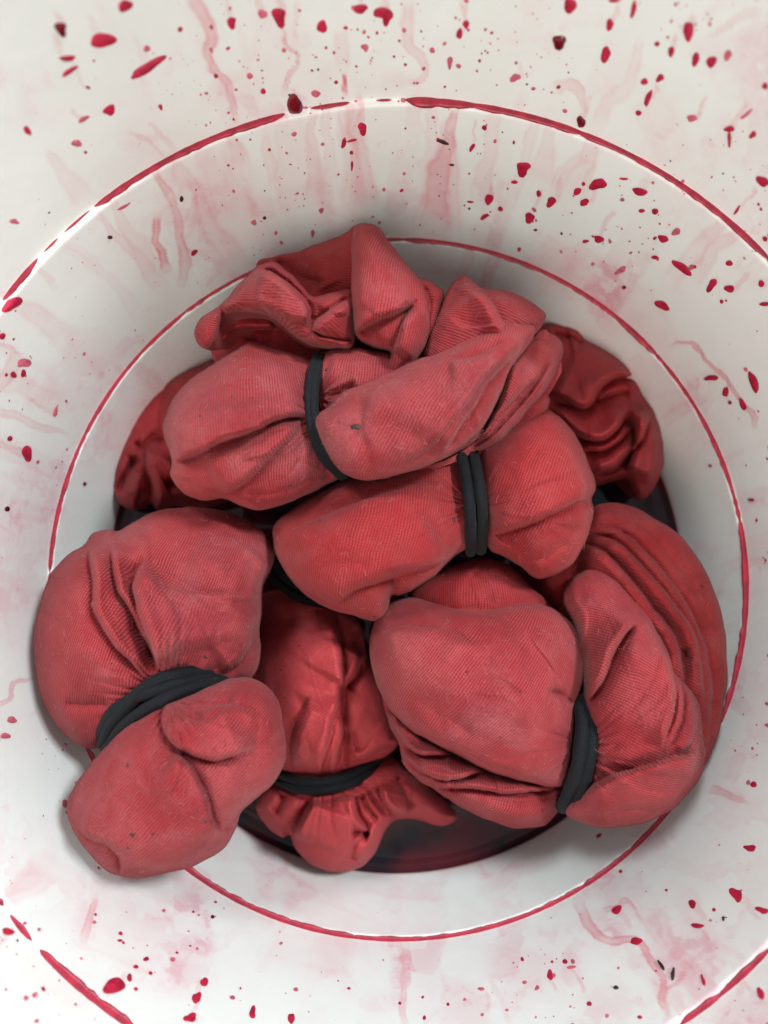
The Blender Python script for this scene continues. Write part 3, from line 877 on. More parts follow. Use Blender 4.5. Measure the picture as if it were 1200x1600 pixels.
#BUNDLES
G_ = bundle('cloth_bundle', (255, 690), 0.272, "soaked dark red cloth crumpled at the liquid's edge, mostly covered by the topmost bundle")
lobe('soaked_end', G_, [(340, 566), (310, 572), (262, 592), (222, 632), (194, 685), (176, 740), (181, 780), (205, 796), (222, 790), (236, 784), (246, 796), (275, 792), (330, 790), (385, 760), (395, 640)],
     0.252, 21, [('crease', [(183, 772), (196, 745), (208, 720), (212, 712)], 7, 7), ('crease', [(208, 690), (222, 698), (240, 684), (262, 690)], 4, 8),
                 ('lap', [(240, 795), (236, 760), (226, 728), (228, 700)], (270, 740), 4, 14), ('crease', [(258, 762), (275, 752)], 4, 7),
                 ('ridge', [(215, 735), (212, 775)], 2, 14), ('crease', [(262, 600), (246, 650), (250, 690)], 3, 14)],
     knit=20, mat=M_WET, seed=3, lint=0, wr=1.0)

F_ = bundle('cloth_bundle', (940, 650), 0.272, 'soaked deep red cloth with ragged rolled edges wedged against the bucket wall')
lobe('soaked_end', F_, [(850, 508), (880, 506), (905, 512), (918, 528), (945, 540), (972, 560), (995, 588), (1008, 618), (1022, 640), (1034, 680), (1038, 722), (1022, 764), (1002, 781), (986, 770), (976, 748), (948, 756), (905, 760), (840, 720), (800, 640), (810, 550)],
     0.247, 17, [('lap', [(852, 612), (880, 626), (908, 640), (926, 630), (940, 606), (962, 592), (996, 588)], (900, 580), 6, 12, 5),
                 ('lap', [(858, 640), (884, 668), (912, 688), (944, 690), (968, 668), (984, 640)], (930, 650), 5.5, 12, 2.4),
                 ('lap', [(905, 704), (940, 706), (968, 690), (988, 664)], (940, 680), 3.5, 9, 2),
                 ('lap', [(925, 744), (960, 732), (990, 702), (1008, 672), (1018, 640)], (960, 700), 5, 12, 2.2),
                 ('lap', [(984, 640), (990, 672), (986, 705), (976, 735)], (1020, 700), 5, 14, 2), ('crease', [(988, 648), (990, 700)], 6, 5),
                 ('crease', [(862, 520), (890, 526), (910, 540)], 4, 7), ('crease', [(925, 632), (948, 620), (985, 612)], 3, 6), ('ridge', [(1010, 645), (1026, 700), (1008, 760)], 3, 14)],
     knit=-30, mat=M_WET, seed=8, lint=0, wr=1.3)
lobe('ragged_hem', F_, [(856, 614), (874, 620), (892, 634), (912, 644), (905, 650), (884, 646), (866, 636), (852, 630)], 0.2325, 2.2, [], knit=10, mat=M_WET, seed=9, lint=0, wr=1.0)
lobe('rolled_corner', F_, [(930, 640), (950, 634), (975, 630), (986, 633), (986, 642), (965, 650), (950, 668), (930, 676), (905, 672), (915, 655)], 0.2340, 4, [('crease', [(920, 664), (950, 648), (978, 637)], 1.4, 5)], knit=40, mat=M_WET, seed=10, lint=0, wr=0.8)

E_ = bundle('cloth_bundle', (520, 1150), 0.275, 'smooth wet red bundle sunk lowest, its gathered end dipping into the dark liquid')
lobe('gathered_end', E_, [(430, 1222), (408, 1240), (399, 1263), (412, 1284), (428, 1300), (442, 1309), (452, 1304), (460, 1322), (484, 1349), (520, 1362), (556, 1358), (584, 1334), (604, 1296), (626, 1281), (660, 1284), (694, 1290), (714, 1278), (706, 1262), (672, 1234), (640, 1206), (600, 1180), (550, 1200), (490, 1215)],
     0.2485, 23, [('gather', (512, 1205), 18, 1.0, 85), ('lap', [(488, 1244), (476, 1268), (462, 1290), (454, 1310)], (520, 1300), 5, 12, 3), ('crease', [(446, 1240), (436, 1262), (428, 1272)], 3, 6),
                  ('lap', [(551, 1240), (556, 1265), (564, 1284), (578, 1298)], (530, 1280), 4.5, 10, 2.5), ('crease', [(562, 1240), (572, 1262), (592, 1284)], 4, 4), ('crease', [(574, 1234), (586, 1256), (606, 1276)], 3.5, 4),
                  ('lap', [(590, 1226), (600, 1258), (622, 1278), (640, 1282)], (640, 1240), 4, 10, 2.5), ('crease', [(548, 1303), (562, 1302), (578, 1306)], 8, 6),
                  ('crease', [(620, 1212), (634, 1240), (646, 1262)], 2.5, 6), ('ridge', [(555, 1340), (580, 1315), (600, 1290)], 2.5, 14), ('crease', [(552, 1316), (556, 1345)], 2, 6)],
     knit=10, mat=M_DAMP, seed=12, lint=0, wr=0.7, bottom=8)
lobe('wrapped_body', E_, [(396, 950), (420, 925), (460, 925), (505, 940), (545, 955), (566, 985), (572, 1018), (580, 1040), (596, 1062), (608, 1100), (621, 1150), (620, 1166), (600, 1184), (560, 1200), (505, 1214), (452, 1212), (428, 1190), (412, 1140), (396, 1050)],
     0.2370, 21, [('lap', [(524, 950), (532, 985), (538, 1030), (538, 1075), (539, 1110), (537, 1147), (524, 1192), (522, 1212)], (480, 1100), 4.2, 16, 4), ('lap', [(572, 1020), (560, 1046), (541, 1078)], (548, 1020), 4, 12, 2.5),
                  ('crease', [(498, 948), (503, 985)], 2, 6), ('lap', [(484, 1090), (468, 1118), (456, 1142), (452, 1172), (462, 1204)], (490, 1150), 3, 16, 2.5), ('lap', [(536, 1090), (520, 1135), (508, 1170), (497, 1214)], (480, 1160), 3.2, 12, 2.5),
                  ('crease', [(542, 1135), (541, 1170), (542, 1204)], 2.5, 4), ('crease', [(548, 1140), (562, 1174)], 2.2, 6), ('lap', [(622, 1160), (600, 1168), (572, 1184), (550, 1190)], (600, 1140), 2.5, 8, 2.5), ('gather', (510, 1240), 16, 1.6, 60)],
     knit=-60, mat=M_DAMP, seed=13, lint=0.15, wr=0.8, tilt=(0, 0.10))
hair_tie(E_, [[(432, 1206), (462, 1219), (505, 1221), (548, 1210), (592, 1184)], [(432, 1219), (465, 1233), (508, 1234), (552, 1223), (594, 1196)]], 0.2385, 0.2385, 11, 0.00135)
hair_tie(E_, [[(404, 872), (426, 902), (448, 922), (474, 936), (502, 945), (540, 950)], [(412, 862), (436, 892), (458, 910), (484, 924), (512, 934), (548, 938)]], 0.2290, 0.2310, 4, 0.0014)

D_ = bundle('cloth_bundle', (860, 1080), 0.268, 'broad red bundle with a fan of long pleats along the bucket wall')
lobe('pleated_side', D_, [(920, 800), (945, 788), (978, 790), (1018, 806), (1064, 840), (1100, 886), (1121, 936), (1134, 990), (1137, 1050), (1130, 1112), (1118, 1160), (1096, 1205), (1040, 1240), (980, 1230), (940, 1100), (890, 1000), (850, 930), (850, 890), (890, 860)],
     0.2170, 15, [('lap', [(905, 850), (945, 862), (985, 902), (1020, 948), (1050, 985), (1066, 1030), (1070, 1080)], (960, 940), 3.2, 17, 1.8),
                  ('lap', [(915, 832), (960, 844), (1002, 880), (1044, 930), (1082, 985), (1098, 1040), (1100, 1100)], (990, 920), 2.8, 16, 1.6),
                  ('lap', [(930, 815), (970, 828), (1025, 878), (1072, 942), (1102, 1010), (1114, 1080), (1106, 1150)], (1030, 930), 2.3, 15, 1.6),
                  ('crease', [(975, 800), (1035, 850), (1090, 930), (1120, 1020)], 1.2, 10), ('crease', [(1068, 1010), (1074, 1034)], 3, 6)],
     knit=60, mat=M_CLOTH2, seed=20, lint=0.25, wr=0.4, tilt=(-0.10, 0))
lobe('bulging_side', D_, [(880, 938), (886, 912), (902, 895), (922, 888), (948, 894), (985, 915), (1015, 950), (1040, 1000), (1062, 1050), (1090, 1090), (1100, 1150), (1098, 1206), (1064, 1252), (1022, 1281), (975, 1293), (925, 1291), (888, 1275), (885, 1255), (905, 1230), (918, 1180), (912, 1110), (908, 1050), (900, 990)],
     0.2060, 23, [('lap', [(996, 975), (970, 1000), (958, 1022), (952, 1050), (935, 1076), (916, 1098)], (925, 1000), 3.6, 14, 3), ('lap', [(905, 1240), (950, 1211), (1000, 1196), (1050, 1183), (1095, 1172)], (1000, 1250), 3.4, 14, 3),
                  ('lap', [(1012, 945), (1036, 990), (1054, 1045), (1052, 1110), (1034, 1172)], (980, 1080), 3.2, 12, 4), ('lap', [(1042, 1000), (1062, 1050), (1066, 1115), (1040, 1176)], (1020, 1080), 2.2, 9, 1.5), ('lap', [(1062, 1040), (1086, 1090), (1088, 1150), (1060, 1182)], (1050, 1100), 2.0, 9, 1.5),
                  ('crease', [(945, 1277), (985, 1266), (1030, 1270)], 1.4, 7), ('ridge', [(975, 950), (1000, 1000), (1000, 1060)], 1.6, 26), ('crease', [(912, 1000), (906, 1050), (912, 1090)], 2.0, 10), ('gather', (905, 1170), 22, 1.3, 60)],
     knit=65, seed=21, lint=1.2, wr=0.6, tilt=(0.02, -0.02))
lobe('tucked_fold', D_, [(640, 925), (680, 896), (725, 878), (765, 872), (802, 888), (828, 915), (860, 945), (872, 985), (850, 1010), (740, 1010), (650, 985)],
     0.2110, 16, [('crease', [(740, 892), (768, 918), (766, 940)], 1.4, 12), ('crease', [(840, 938), (868, 950)], 3, 6)], knit=5, mat=M_CLOTH2, seed=22, lint=0.4, wr=0.7)
lobe('layered_underfold', D_, [(598, 1085), (622, 1110), (680, 1150), (760, 1195), (840, 1215), (885, 1225), (880, 1250), (866, 1276), (846, 1292), (800, 1292), (750, 1276), (700, 1250), (660, 1222), (632, 1195), (622, 1160), (606, 1125)],
     0.2160, 15, [('lap', [(612, 1130), (632, 1163), (658, 1181), (706, 1178)], (650, 1150), 3.2, 9, 2), ('lap', [(628, 1180), (655, 1206), (700, 1220), (760, 1208)], (680, 1192), 3.4, 9, 2), ('lap', [(640, 1205), (675, 1228), (740, 1234), (800, 1240), (868, 1232)], (720, 1215), 3.0, 8, 2.2), ('crease', [(760, 1250), (820, 1256), (866, 1240)], 1.3, 8)],
     knit=-15, seed=23, lint=0.8, wr=0.5)
lobe('main_bulge', D_, [(577, 1010), (582, 975), (600, 948), (640, 934), (700, 942), (760, 947), (812, 940), (850, 944), (886, 966), (909, 1005), (916, 1045), (908, 1080), (899, 1110), (896, 1160), (890, 1200), (876, 1229), (826, 1224), (775, 1211), (712, 1181), (672, 1160), (630, 1131), (600, 1094), (583, 1050)],
     0.2045, 25, [('crease', [(858, 1078), (876, 1084), (898, 1098)], 3.2, 7), ('bump', (760, 1040), 1.0, 90), ('crease', [(600, 960), (660, 950), (720, 952)], 1.2, 12), ('lap', [(590, 985), (640, 975), (700, 985), (740, 1010)], (660, 1040), 1.2, 20, 4), ('crease', [(610, 1080), (680, 1110), (740, 1150)], 0.7, 18), ('ridge', [(640, 1130), (740, 1185), (840, 1215)], 1.6, 18), ('gather', (905, 1160), 18, 1.2, 55)],
     knit=-38, seed=24, lint=1.3, wr=0.6)
hair_tie(D_, [[(904, 1092), (909, 1120), (908, 1160), (901, 1200), (889, 1236), (878, 1262)], [(914, 1096), (924, 1130), (924, 1165), (917, 1205), (905, 1240), (892, 1266)]], 0.2015, 0.207, 12.5, 0.0017, 16)

C_ = bundle('cloth_bundle', (250, 1090), 0.262, 'dusty red bundle with a thick twisted tie between two round bulges, overhanging the inner ledge')
lobe('rear_bulge', C_, [(53, 1020), (60, 960), (80, 896), (112, 864), (134, 848), (146, 832), (170, 828), (186, 830), (212, 814), (248, 798), (285, 792), (340, 795), (390, 815), (420, 840), (428, 872), (412, 915), (408, 960), (406, 1030), (392, 1062), (350, 1085), (300, 1090), (240, 1110), (190, 1140), (158, 1166), (125, 1166), (90, 1136), (65, 1090)],
     0.2085, 28, [('lap', [(138, 846), (140, 880), (143, 915), (151, 960), (184, 1014), (226, 1058)], (170, 960), 3.0, 12, 1.6), ('lap', [(172, 850), (176, 890), (187, 930), (210, 972), (236, 1016), (246, 1054)], (230, 950), 3.0, 11, 1.3), ('lap', [(226, 872), (211, 898), (208, 925), (216, 962), (232, 996), (246, 1040)], (290, 950), 4.6, 20, 5),
                  ('crease', [(236, 905), (280, 918), (320, 940), (352, 975)], 1.1, 16), ('ridge', [(300, 860), (350, 905), (376, 960), (366, 1020)], 1.5, 22), ('lap', [(414, 950), (400, 1000), (376, 1036), (346, 1056)], (330, 980), 3.0, 14, 4),
                  ('crease', [(100, 1096), (135, 1103), (170, 1100)], 2.0, 7), ('lap', [(430, 880), (416, 905), (414, 940)], (380, 900), 2, 10), ('gather', (255, 1085), 24, 1.6, 70), ('ridge', [(120, 890), (100, 960), (110, 1040)], 1.0, 30)],
     knit=-20, seed=30, lint=1.8, wr=0.8, tilt=(0, -0.03))
lobe('front_bulge', C_, [(178, 1152), (212, 1124), (246, 1102), (275, 1090), (318, 1074), (360, 1060), (392, 1058), (422, 1075), (440, 1110), (447, 1172), (443, 1198), (428, 1222), (398, 1250), (378, 1268), (368, 1294), (348, 1326), (302, 1354), (248, 1367), (186, 1370), (150, 1345), (116, 1300), (106, 1264), (116, 1228), (148, 1186)],
     0.1915, 24, [('lap', [(274, 1088), (256, 1102), (253, 1124), (262, 1150), (286, 1176), (326, 1190), (362, 1184), (402, 1164)], (330, 1130), 2.8, 14, 9), ('lap', [(270, 1172), (296, 1192), (318, 1232), (334, 1282), (350, 1300)], (240, 1260), 2.4, 12, 4),
                  ('lap', [(112, 1294), (140, 1312), (168, 1322), (186, 1342), (188, 1372)], (240, 1290), 2.4, 10, 4), ('crease', [(352, 1296), (366, 1292)], 2, 6), ('ridge', [(350, 1090), (410, 1110), (430, 1160)], 1.2, 20), ('gather', (265, 1090), 20, 1.3, 60), ('lap', [(300, 1110), (350, 1098), (410, 1112)], (340, 1150), 1.6, 16, 4), ('crease', [(130, 1230), (190, 1250), (240, 1300)], 0.7, 20)],
     knit=-42, mat=M_CLOTH, seed=31, lint=1.3, wr=0.6)
hair_tie(C_, [[(160, 1150), (170, 1122), (198, 1096), (238, 1080), (284, 1066), (322, 1060), (350, 1062)], [(162, 1164), (174, 1132), (200, 1100), (232, 1070), (276, 1053), (318, 1051), (348, 1059)], [(166, 1172), (186, 1142), (216, 1116), (254, 1094), (296, 1076), (330, 1068), (352, 1066)]], 0.1995, 0.196, 14, 0.0017, 18)

B_ = bundle('cloth_bundle', (680, 810), 0.255, 'smooth bright red bundle lying across the middle of the pile with a doubled upright tie')
lobe('long_end', B_, [(428, 818), (455, 795), (485, 778), (555, 742), (640, 715), (712, 700), (735, 740), (742, 800), (734, 850), (708, 872), (664, 912), (628, 930), (612, 932), (606, 958), (584, 971), (552, 962), (522, 953), (492, 940), (460, 912), (434, 872), (425, 842)],
     0.2010, 25, [('lap', [(522, 952), (545, 930), (566, 919), (612, 903), (662, 892), (708, 872)], (600, 840), 3.4, 16, 5), ('crease', [(611, 902), (615, 920), (612, 936)], 3.5, 6), ('crease', [(440, 800), (490, 800), (560, 770)], 1.2, 16), ('bump', (560, 840), 1.0, 80), ('lap', [(440, 830), (520, 800), (600, 770), (690, 752)], (600, 840), 1.5, 22, 4), ('crease', [(470, 900), (530, 880), (580, 885)], 0.8, 16), ('gather', (740, 790), 22, 1.4, 40)],
     knit=-12, mat=M_CLOTH2, seed=40, lint=0.9, wr=0.5, power=0.45)
lobe('blunt_end', B_, [(742, 705), (790, 670), (845, 640), (872, 650), (898, 676), (918, 718), (931, 758), (925, 778), (928, 802), (915, 850), (890, 886), (852, 903), (832, 900), (812, 884), (786, 868), (762, 856), (752, 800)],
     0.2010, 24, [('lap', [(768, 836), (820, 820), (868, 800), (900, 784), (932, 768)], (830, 740), 3.0, 14, 5), ('crease', [(790, 868), (845, 872), (890, 846)], 1.3, 10), ('gather', (745, 790), 20, 1.2, 40), ('bump', (850, 740), 0.8, 50)],
     knit=-25, mat=M_CLOTH2, seed=41, lint=0.8, wr=0.6)
hair_tie(B_, [[(716, 690), (724, 725), (732, 770), (736, 820), (736, 862)], [(734, 688), (743, 725), (751, 770), (755, 815), (752, 860)]], 0.198, 0.199, 17, 0.0015, 16)

A_ = bundle('cloth_bundle', (560, 600), 0.245, 'topmost red bundle with a tall crest of loose folds and a thin tie')
lobe('back_sheet', A_, [(400, 420), (428, 402), (475, 389), (535, 366), (560, 352), (600, 380), (640, 440), (690, 470), (720, 520), (660, 580), (560, 590), (480, 560), (430, 520)], 0.2040, 7, [('crease', [(430, 405), (470, 430), (510, 440)], 2, 12), ('ridge', [(500, 395), (520, 450)], 1.2, 20)], knit=85, mat=M_CLOTH2, seed=50, lint=0.2, wr=1.0)
lobe('shadowed_lining', A_, [(330, 540), (345, 500), (380, 480), (430, 490), (460, 520), (520, 560), (480, 600), (400, 580), (345, 575)], 0.2030, 5, [('crease', [(352, 510), (385, 520), (400, 545)], 3, 8), ('lap', [(345, 540), (380, 515), (430, 515)], (380, 490), 3, 8, 3)], knit=10, mat=M_WET, seed=51, lint=0, wr=1.0)
lobe('rolled_fold', A_, [(303, 518), (316, 494), (348, 472), (372, 444), (390, 427), (404, 416), (428, 410), (455, 426), (474, 446), (490, 462), (525, 455), (552, 455), (556, 500), (552, 545), (515, 546), (482, 538), (455, 522), (430, 498), (400, 489), (362, 490), (346, 506), (336, 534), (320, 545), (307, 537)],
     0.1915, 13, [('lap', [(398, 420), (428, 426), (458, 446), (478, 468), (484, 490), (480, 512)], (430, 470), 4.5, 12, 3), ('lap', [(480, 514), (492, 498), (510, 484), (548, 466)], (525, 510), 4.0, 12, 3), ('lap', [(484, 512), (500, 522), (530, 530), (552, 528)], (500, 545), 2.5, 8, 2), ('ridge', [(330, 500), (370, 468), (430, 478), (462, 512), (500, 536)], 2.0, 16), ('crease', [(345, 480), (400, 462), (440, 470)], 1.0, 10)],
     knit=75, seed=52, lint=1.0, wr=0.7, power=0.36)
lobe('neck_fold', A_, [(496, 590), (502, 564), (516, 548), (556, 542), (612, 552), (650, 560), (640, 600), (590, 640), (540, 650), (504, 640)], 0.1890, 13, [('crease', [(504, 632), (530, 612), (556, 604)], 2, 10), ('gather', (495, 620), 18, 1.4, 50)], knit=-10, seed=53, lint=1.0, wr=0.5)
lobe('left_bulge', A_, [(320, 577), (345, 560), (368, 546), (390, 534), (428, 543), (474, 556), (498, 566), (494, 600), (494, 650), (510, 700), (536, 742), (512, 757), (458, 783), (407, 798), (372, 788), (348, 778), (318, 782), (284, 771), (265, 744), (268, 720), (254, 672), (260, 640), (284, 607)],
     0.1945, 22, [('lap', [(264, 722), (296, 714), (324, 703), (390, 677), (434, 658), (490, 650)], (380, 610), 4.0, 13, 5), ('lap', [(474, 660), (450, 690), (427, 713), (386, 752), (345, 779)], (330, 730), 3.4, 14, 4), ('crease', [(372, 772), (440, 768), (495, 746), (528, 744)], 1.2, 8), ('crease', [(385, 540), (420, 556), (470, 568)], 1.2, 10), ('gather', (505, 650), 22, 1.3, 55)],
     knit=8, seed=54, lint=1.3, wr=0.5)
lobe('loop_fold', A_, [(700, 560), (770, 520), (835, 515), (868, 525), (880, 548), (872, 582), (852, 612), (828, 640), (800, 672), (770, 700), (720, 714), (660, 734), (640, 700), (680, 620)],
     0.1930, 11, [('lap', [(742, 690), (768, 650), (786, 610), (800, 570), (822, 545)], (840, 600), 3.2, 10, 3), ('lap', [(690, 722), (740, 690), (790, 640), (840, 590)], (830, 560), 2.0, 10, 2.5), ('crease', [(752, 668), (776, 622), (792, 582)], 5, 6), ('lap', [(720, 710), (780, 668), (830, 612), (862, 560)], (860, 620), 1.8, 8, 2)], knit=55, seed=55, lint=0.7, wr=0.5, power=0.34)
lobe('under_fold', A_, [(690, 700), (770, 660), (820, 620), (856, 618), (853, 644), (820, 682), (772, 703), (724, 712), (690, 722)], 0.1970, 9, [('crease', [(730, 704), (790, 674), (840, 635)], 2.0, 6)], knit=45, seed=56, lint=0.4, wr=0.5, power=0.34)
lobe('side_crest', A_, [(662, 562), (668, 530), (684, 488), (702, 448), (714, 434), (727, 429), (740, 438), (754, 448), (790, 455), (820, 466), (848, 484), (852, 498), (838, 522), (800, 560), (745, 600), (690, 600)],
     0.1880, 12, [('ridge', [(724, 434), (745, 462), (768, 500), (790, 530)], 2.6, 15), ('lap', [(746, 446), (770, 478), (790, 510), (800, 540)], (710, 500), 2.6, 12, 4), ('crease', [(672, 540), (692, 490), (714, 445)], 1.2, 10)], knit=65, seed=57, lint=0.8, wr=0.5, power=0.34)
lobe('small_crest', A_, [(640, 440), (664, 435), (684, 444), (694, 458), (690, 482), (676, 524), (655, 545), (640, 500)], 0.1885, 8, [('crease', [(662, 440), (672, 480), (664, 530)], 2.0, 7)], knit=80, seed=58, lint=0.4, wr=0.5, power=0.34)
lobe('tall_crest', A_, [(551, 362), (556, 350), (572, 347), (590, 354), (606, 374), (626, 402), (650, 430), (664, 452), (672, 490), (668, 530), (650, 566), (624, 592), (598, 590), (602, 570), (610, 550), (580, 540), (555, 524), (549, 480), (548, 420)],
     0.1860, 13, [('lap', [(552, 524), (580, 506), (606, 494), (634, 484), (655, 468)], (600, 450), 2.8, 14, 4), ('lap', [(612, 552), (622, 525), (628, 500), (648, 470)], (650, 520), 2.4, 12, 3), ('crease', [(556, 352), (556, 400), (552, 440)], 1.0, 8), ('ridge', [(578, 360), (600, 410), (625, 450)], 1.0, 18)],
     knit=-8, seed=59, lint=0.9, wr=0.6, power=0.34, tilt=(0, -0.10))
lobe('front_tongue', A_, [(490, 662), (496, 646), (512, 636), (532, 618), (554, 604), (606, 582), (640, 566), (684, 551), (732, 527), (782, 507), (815, 505), (838, 512), (826, 540), (800, 574), (788, 600), (770, 640), (752, 670), (722, 700), (680, 722), (640, 737), (600, 746), (568, 751), (546, 744), (526, 730), (505, 698)],
     0.1810, 19, [('lap', [(690, 712), (730, 650), (764, 600), (800, 560), (828, 524)], (640, 620), 3.0, 16, 5), ('lap', [(622, 738), (668, 704), (712, 655), (752, 600), (792, 552)], (600, 650), 1.6, 12, 3), ('lap', [(700, 560), (740, 556), (790, 530)], (700, 600), 1.4, 12, 3), ('crease', [(660, 690), (700, 640), (745, 590), (790, 540)], 1.3, 14), ('ridge', [(560, 640), (650, 600), (740, 548)], 1.4, 26), ('crease', [(520, 660), (560, 680)], 0.8, 12), ('bump', (545, 680), 0.8, 40)],
     knit=-30, seed=60, lint=2.2, wr=0.6, power=0.36)
lobe('pleat', A_, [(700, 722), (760, 697), (806, 652), (845, 602), (868, 558), (876, 582), (852, 622), (824, 652), (792, 686), (742, 712)], 0.1905, 5, [('crease', [(740, 706), (800, 664), (860, 590)], 1.0, 6)], knit=50, seed=61, lint=0.4, wr=0.4, power=0.35, cr=0.4)
lobe('pleat', A_, [(650, 736), (722, 706), (760, 668), (788, 612), (814, 562), (846, 516), (858, 528), (840, 575), (810, 630), (782, 672), (735, 708), (690, 730)], 0.1865, 6, [('lap', [(690, 724), (750, 686), (800, 622), (848, 536)], (740, 660), 1.6, 7, 3)], knit=48, seed=62, lint=0.4, wr=0.4, power=0.35, cr=0.4)
hair_tie(A_, [[(496, 556), (486, 590), (483, 635), (490, 680), (508, 718), (534, 744)], [(504, 558), (494, 591), (491, 635), (498, 678), (515, 715), (539, 742)]], 0.1880, 0.1900, 11, 0.00115, 14)

#DETAILS
rs = random.Random(11)
def drop_geo(u, v, rx, ry, a, seed, lift):
    n = 20
    r2 = random.Random(seed)
    tail = r2.uniform(0.4, 1.3) if r2.random() < 0.45 and max(rx, ry) > 4 and abs(rx - ry) < 5 else 0.0
    down = math.atan2(901 - v, 613 - u) - math.radians(a) + r2.uniform(-0.3, 0.3)
    ph = [r2.uniform(0, 6.28) for _ in range(3)]
    ca, sa = math.cos(math.radians(a)), math.sin(math.radians(a))
    U, W, Hh = [u], [v], [1.0]
    big = min(1.0, max(rx, ry) / 9)
    for ring, hh in ((0.55, 0.85), (0.86, 0.45), (1.0, 0.0)):
        for k in range(n):
            t = 2 * math.pi * k / n
            q = ring * (1 + big * (0.11 * math.sin(2 * t + ph[0]) + 0.09 * math.sin(3 * t + ph[1]) + 0.04 * math.sin(5 * t + ph[2])) + tail * max(0, math.cos(t - down)) ** 7)
            x, y = rx * q * math.cos(t), ry * q * math.sin(t)
            U.append(u + x * ca - y * sa); W.append(v + x * sa + y * ca); Hh.append(hh)
    U, W = np.array(U), np.array(W)
    P = unproject(U, W, wall_hit(U, W))
    P = P + wall_normal(P) * (np.array(Hh)[:, None] * lift + 0.00012)
    t = [(0, 1 + k, 1 + (k + 1) % n) for k in range(n)]
    q = []
    for r in range(2):
        q += [(1 + r * n + k, 1 + (r + 1) * n + k, 1 + (r + 1) * n + (k + 1) % n, 1 + r * n + (k + 1) % n) for k in range(n)]
    return P, np.array(q)[:, ::-1], np.array(t)[:, ::-1]

MK = [M_DYE, M_DYE_DARK, M_DYE_PINK, M_SPECK]
NM = ['dye_drop', 'dye_drop', 'dye_drop', 'grit_speck']
for i, (u, v, rx, ry, a, k) in enumerate(DROPS):
    P, q, t = drop_geo(u, v, rx, ry, a, i, 0.00003 * max(rx, ry) * (1.6 if k == 1 else 0.5) if k != 3 else 0.0004)
    mesh_np(NM[k], P, [q, t], MK[k], wall)

def spatter(count, mat, seed, rmin, rmax):
    r = random.Random(seed)
    Vs, Q, T = [], [], []
    off = 0
    made = 0
    while made < count:
        u, v = r.uniform(-30, 1230), r.uniform(-30, 1630)
        rr = math.hypot(u - 625, v - 925)
        if rr < 560: continue
        if vnoise(np.array([u / 120]), np.array([v / 120]), 5)[0] < r.uniform(0.15, 0.8): continue
        if v > 700 and r.random() < 0.45: continue
        s = rmin + (rmax - rmin) * r.random() ** 3
        P, q, t = drop_geo(u, v, s * r.uniform(0.7, 1.5), s, r.uniform(0, 180), made, 0.00006)
        Vs.append(P); Q.append(q + off); T.append(t + off); off += len(P)
        made += 1
    o = mesh_np('fine_spatter', np.concatenate(Vs), [np.concatenate(Q), np.concatenate(T)], mat, wall)
    o['kind'] = 'stuff'

spatter(300, M_DYE, 1, 0.9, 3.0)
spatter(380, M_DYE_PINK, 2, 1.0, 4.0)
spatter(60, M_SPECK, 3, 0.8, 2.0)

# lint and stray fibres standing off the cloth
def lint(o, V, quads, amount, seed):
    n = int(amount * 0.008)
    if n < 5: return
    rng = np.random.RandomState(seed)
    Q = quads[rng.randint(0, len(quads), n)]
    P = V[Q].mean(1)
    N = np.cross(V[Q[:, 2]] - V[Q[:, 0]], V[Q[:, 3]] - V[Q[:, 1]])
    ln = np.linalg.norm(N, axis=1, keepdims=True); ok = ln[:, 0] > 1e-12
    P, N = P[ok], N[ok] / ln[ok]
    N = np.where(N[:, 2:3] < 0, -N, N)
    n = len(P)
    # fibres gather in clumps
    keep = vnoise(P[:, 0] * 160, P[:, 1] * 160, seed) > rng.uniform(0.1, 0.75, n)
    P, N = P[keep], N[keep]; n = len(P)
    if n < 5: return
    d = rng.normal(size=(n, 3)); d -= N * (d * N).sum(1, keepdims=True); d /= np.linalg.norm(d, axis=1, keepdims=True)
    e = np.cross(N, d)
    L = rng.uniform(0.0005, 0.0016, n) * np.where(rng.rand(n) < 0.06, 1.8, 1)
    w = rng.uniform(0.000016, 0.000032, n)
    curl = rng.uniform(-0.9, 0.9, n); rise = rng.uniform(0.02, 0.45, n) ** 1.3
    S = 4
    pts = []
    for k in range(S):
        t = k / (S - 1)
        pts.append(P + N * (0.00004 + (L * rise * math.sin(t * 2.4))[:, None]) + d * (L * t)[:, None] + e * (L * curl * t * t)[:, None])
    pts = np.stack(pts, 1)
    side = e * w[:, None]
    ups = N * w[:, None]
    W = np.concatenate([pts + side[:, None], pts - side[:, None] * 0.5 + ups[:, None], pts - side[:, None] * 0.5 - ups[:, None]], 1)   # 3-sided fibre
    b = np.arange(n)[:, None] * (3 * S)
    q = []
    for k in range(S - 1):
        for a, c in ((0, 1), (1, 2), (2, 0)):
            q.append(np.stack([b[:, 0] + a * S + k, b[:, 0] + a * S + k + 1, b[:, 0] + c * S + k + 1, b[:, 0] + c * S + k], -1))
    l = mesh_np('lint', W.reshape(-1, 3), [np.concatenate(q)], M_LINT, o)
    l['kind'] = 'stuff'

for job in lint_jobs:
    lint(*job)

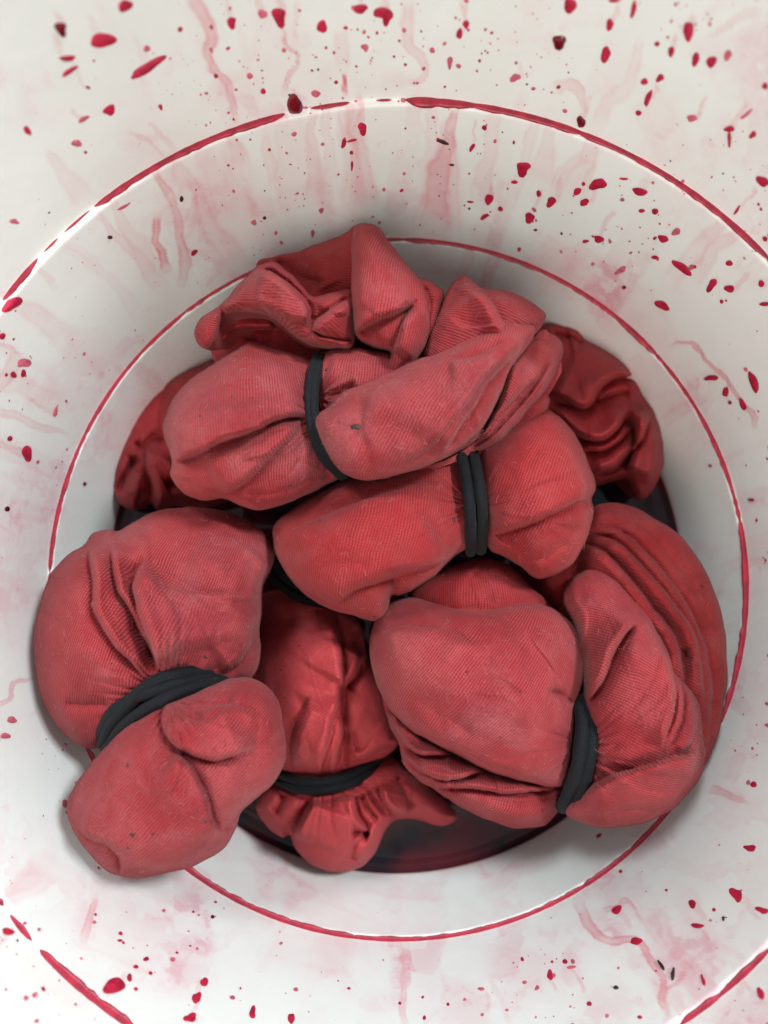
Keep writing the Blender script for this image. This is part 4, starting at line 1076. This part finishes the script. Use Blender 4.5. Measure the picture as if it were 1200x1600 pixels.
# dark flecks of grit caught on the cloth
def fleck(u, v, rx, ry, a, seed):
    best = None
    for o, V in LOBES:
        pu, pv = project(V)
        d = np.hypot(pu - u, pv - v)
        i = np.where(d < 3.5)[0]
        if len(i):
            k = i[np.argmax(V[i, 2])]
            if best is None or V[k, 2] > best[1][2]:
                nb = V[d < 14]
                c = nb.mean(0)
                _, _, vt = np.linalg.svd(nb - c, full_matrices=False)
                best = (o, V[k], vt[2] * (1 if vt[2][2] > 0 else -1))
    if best is None:
        return
    o, p, nrm = best
    sc = (ZC - p[2]) / F
    X = np.cross([0, 1, 0], nrm); X /= np.linalg.norm(X); Y = np.cross(nrm, X)
    r2 = random.Random(seed)
    ca, sa = math.cos(math.radians(a)), math.sin(math.radians(a))
    P = [p + nrm * 0.00028]
    for ring, hh in ((0.6, 0.00022), (1.0, -0.00015)):
        for k in range(12):
            t = 2 * math.pi * k / 12
            q = ring * r2.uniform(0.8, 1.15)
            x, y = rx * q * math.cos(t), ry * q * math.sin(t)
            P.append(p + X * sc * (x * ca - y * sa) - Y * sc * (x * sa + y * ca) + nrm * hh)
    t = [(0, 1 + k, 1 + (k + 1) % 12) for k in range(12)]
    q = [(1 + k, 13 + k, 13 + (k + 1) % 12, 1 + (k + 1) % 12) for k in range(12)]
    mesh_np('grit_fleck', P, [q, t], M_SPECK, o)

for i, t in enumerate([(553, 668, 9, 5, 10), (508, 576, 4, 3, 0), (205, 1307, 5, 4, 40), (238, 1305, 4, 2, -30), (322, 1287, 4, 3, 0), (197, 1194, 2.5, 4, 0), (582, 966, 3, 3, 0), (785, 802, 3, 3, 0), (712, 815, 3, 4, 0),
                       (438, 1048, 2, 2, 0), (360, 618, 2, 2, 0), (310, 650, 3, 2, 0), (627, 513, 3, 3, 0), (810, 503, 3, 3, 0), (320, 1028, 3, 3, 0), (812, 1082, 2, 2, 0), (1100, 915, 4, 3, 0), (455, 760, 3, 3, 0), (200, 1328, 3, 2, 0), (798, 845, 2, 4, 20)]):
    fleck(*t, i)
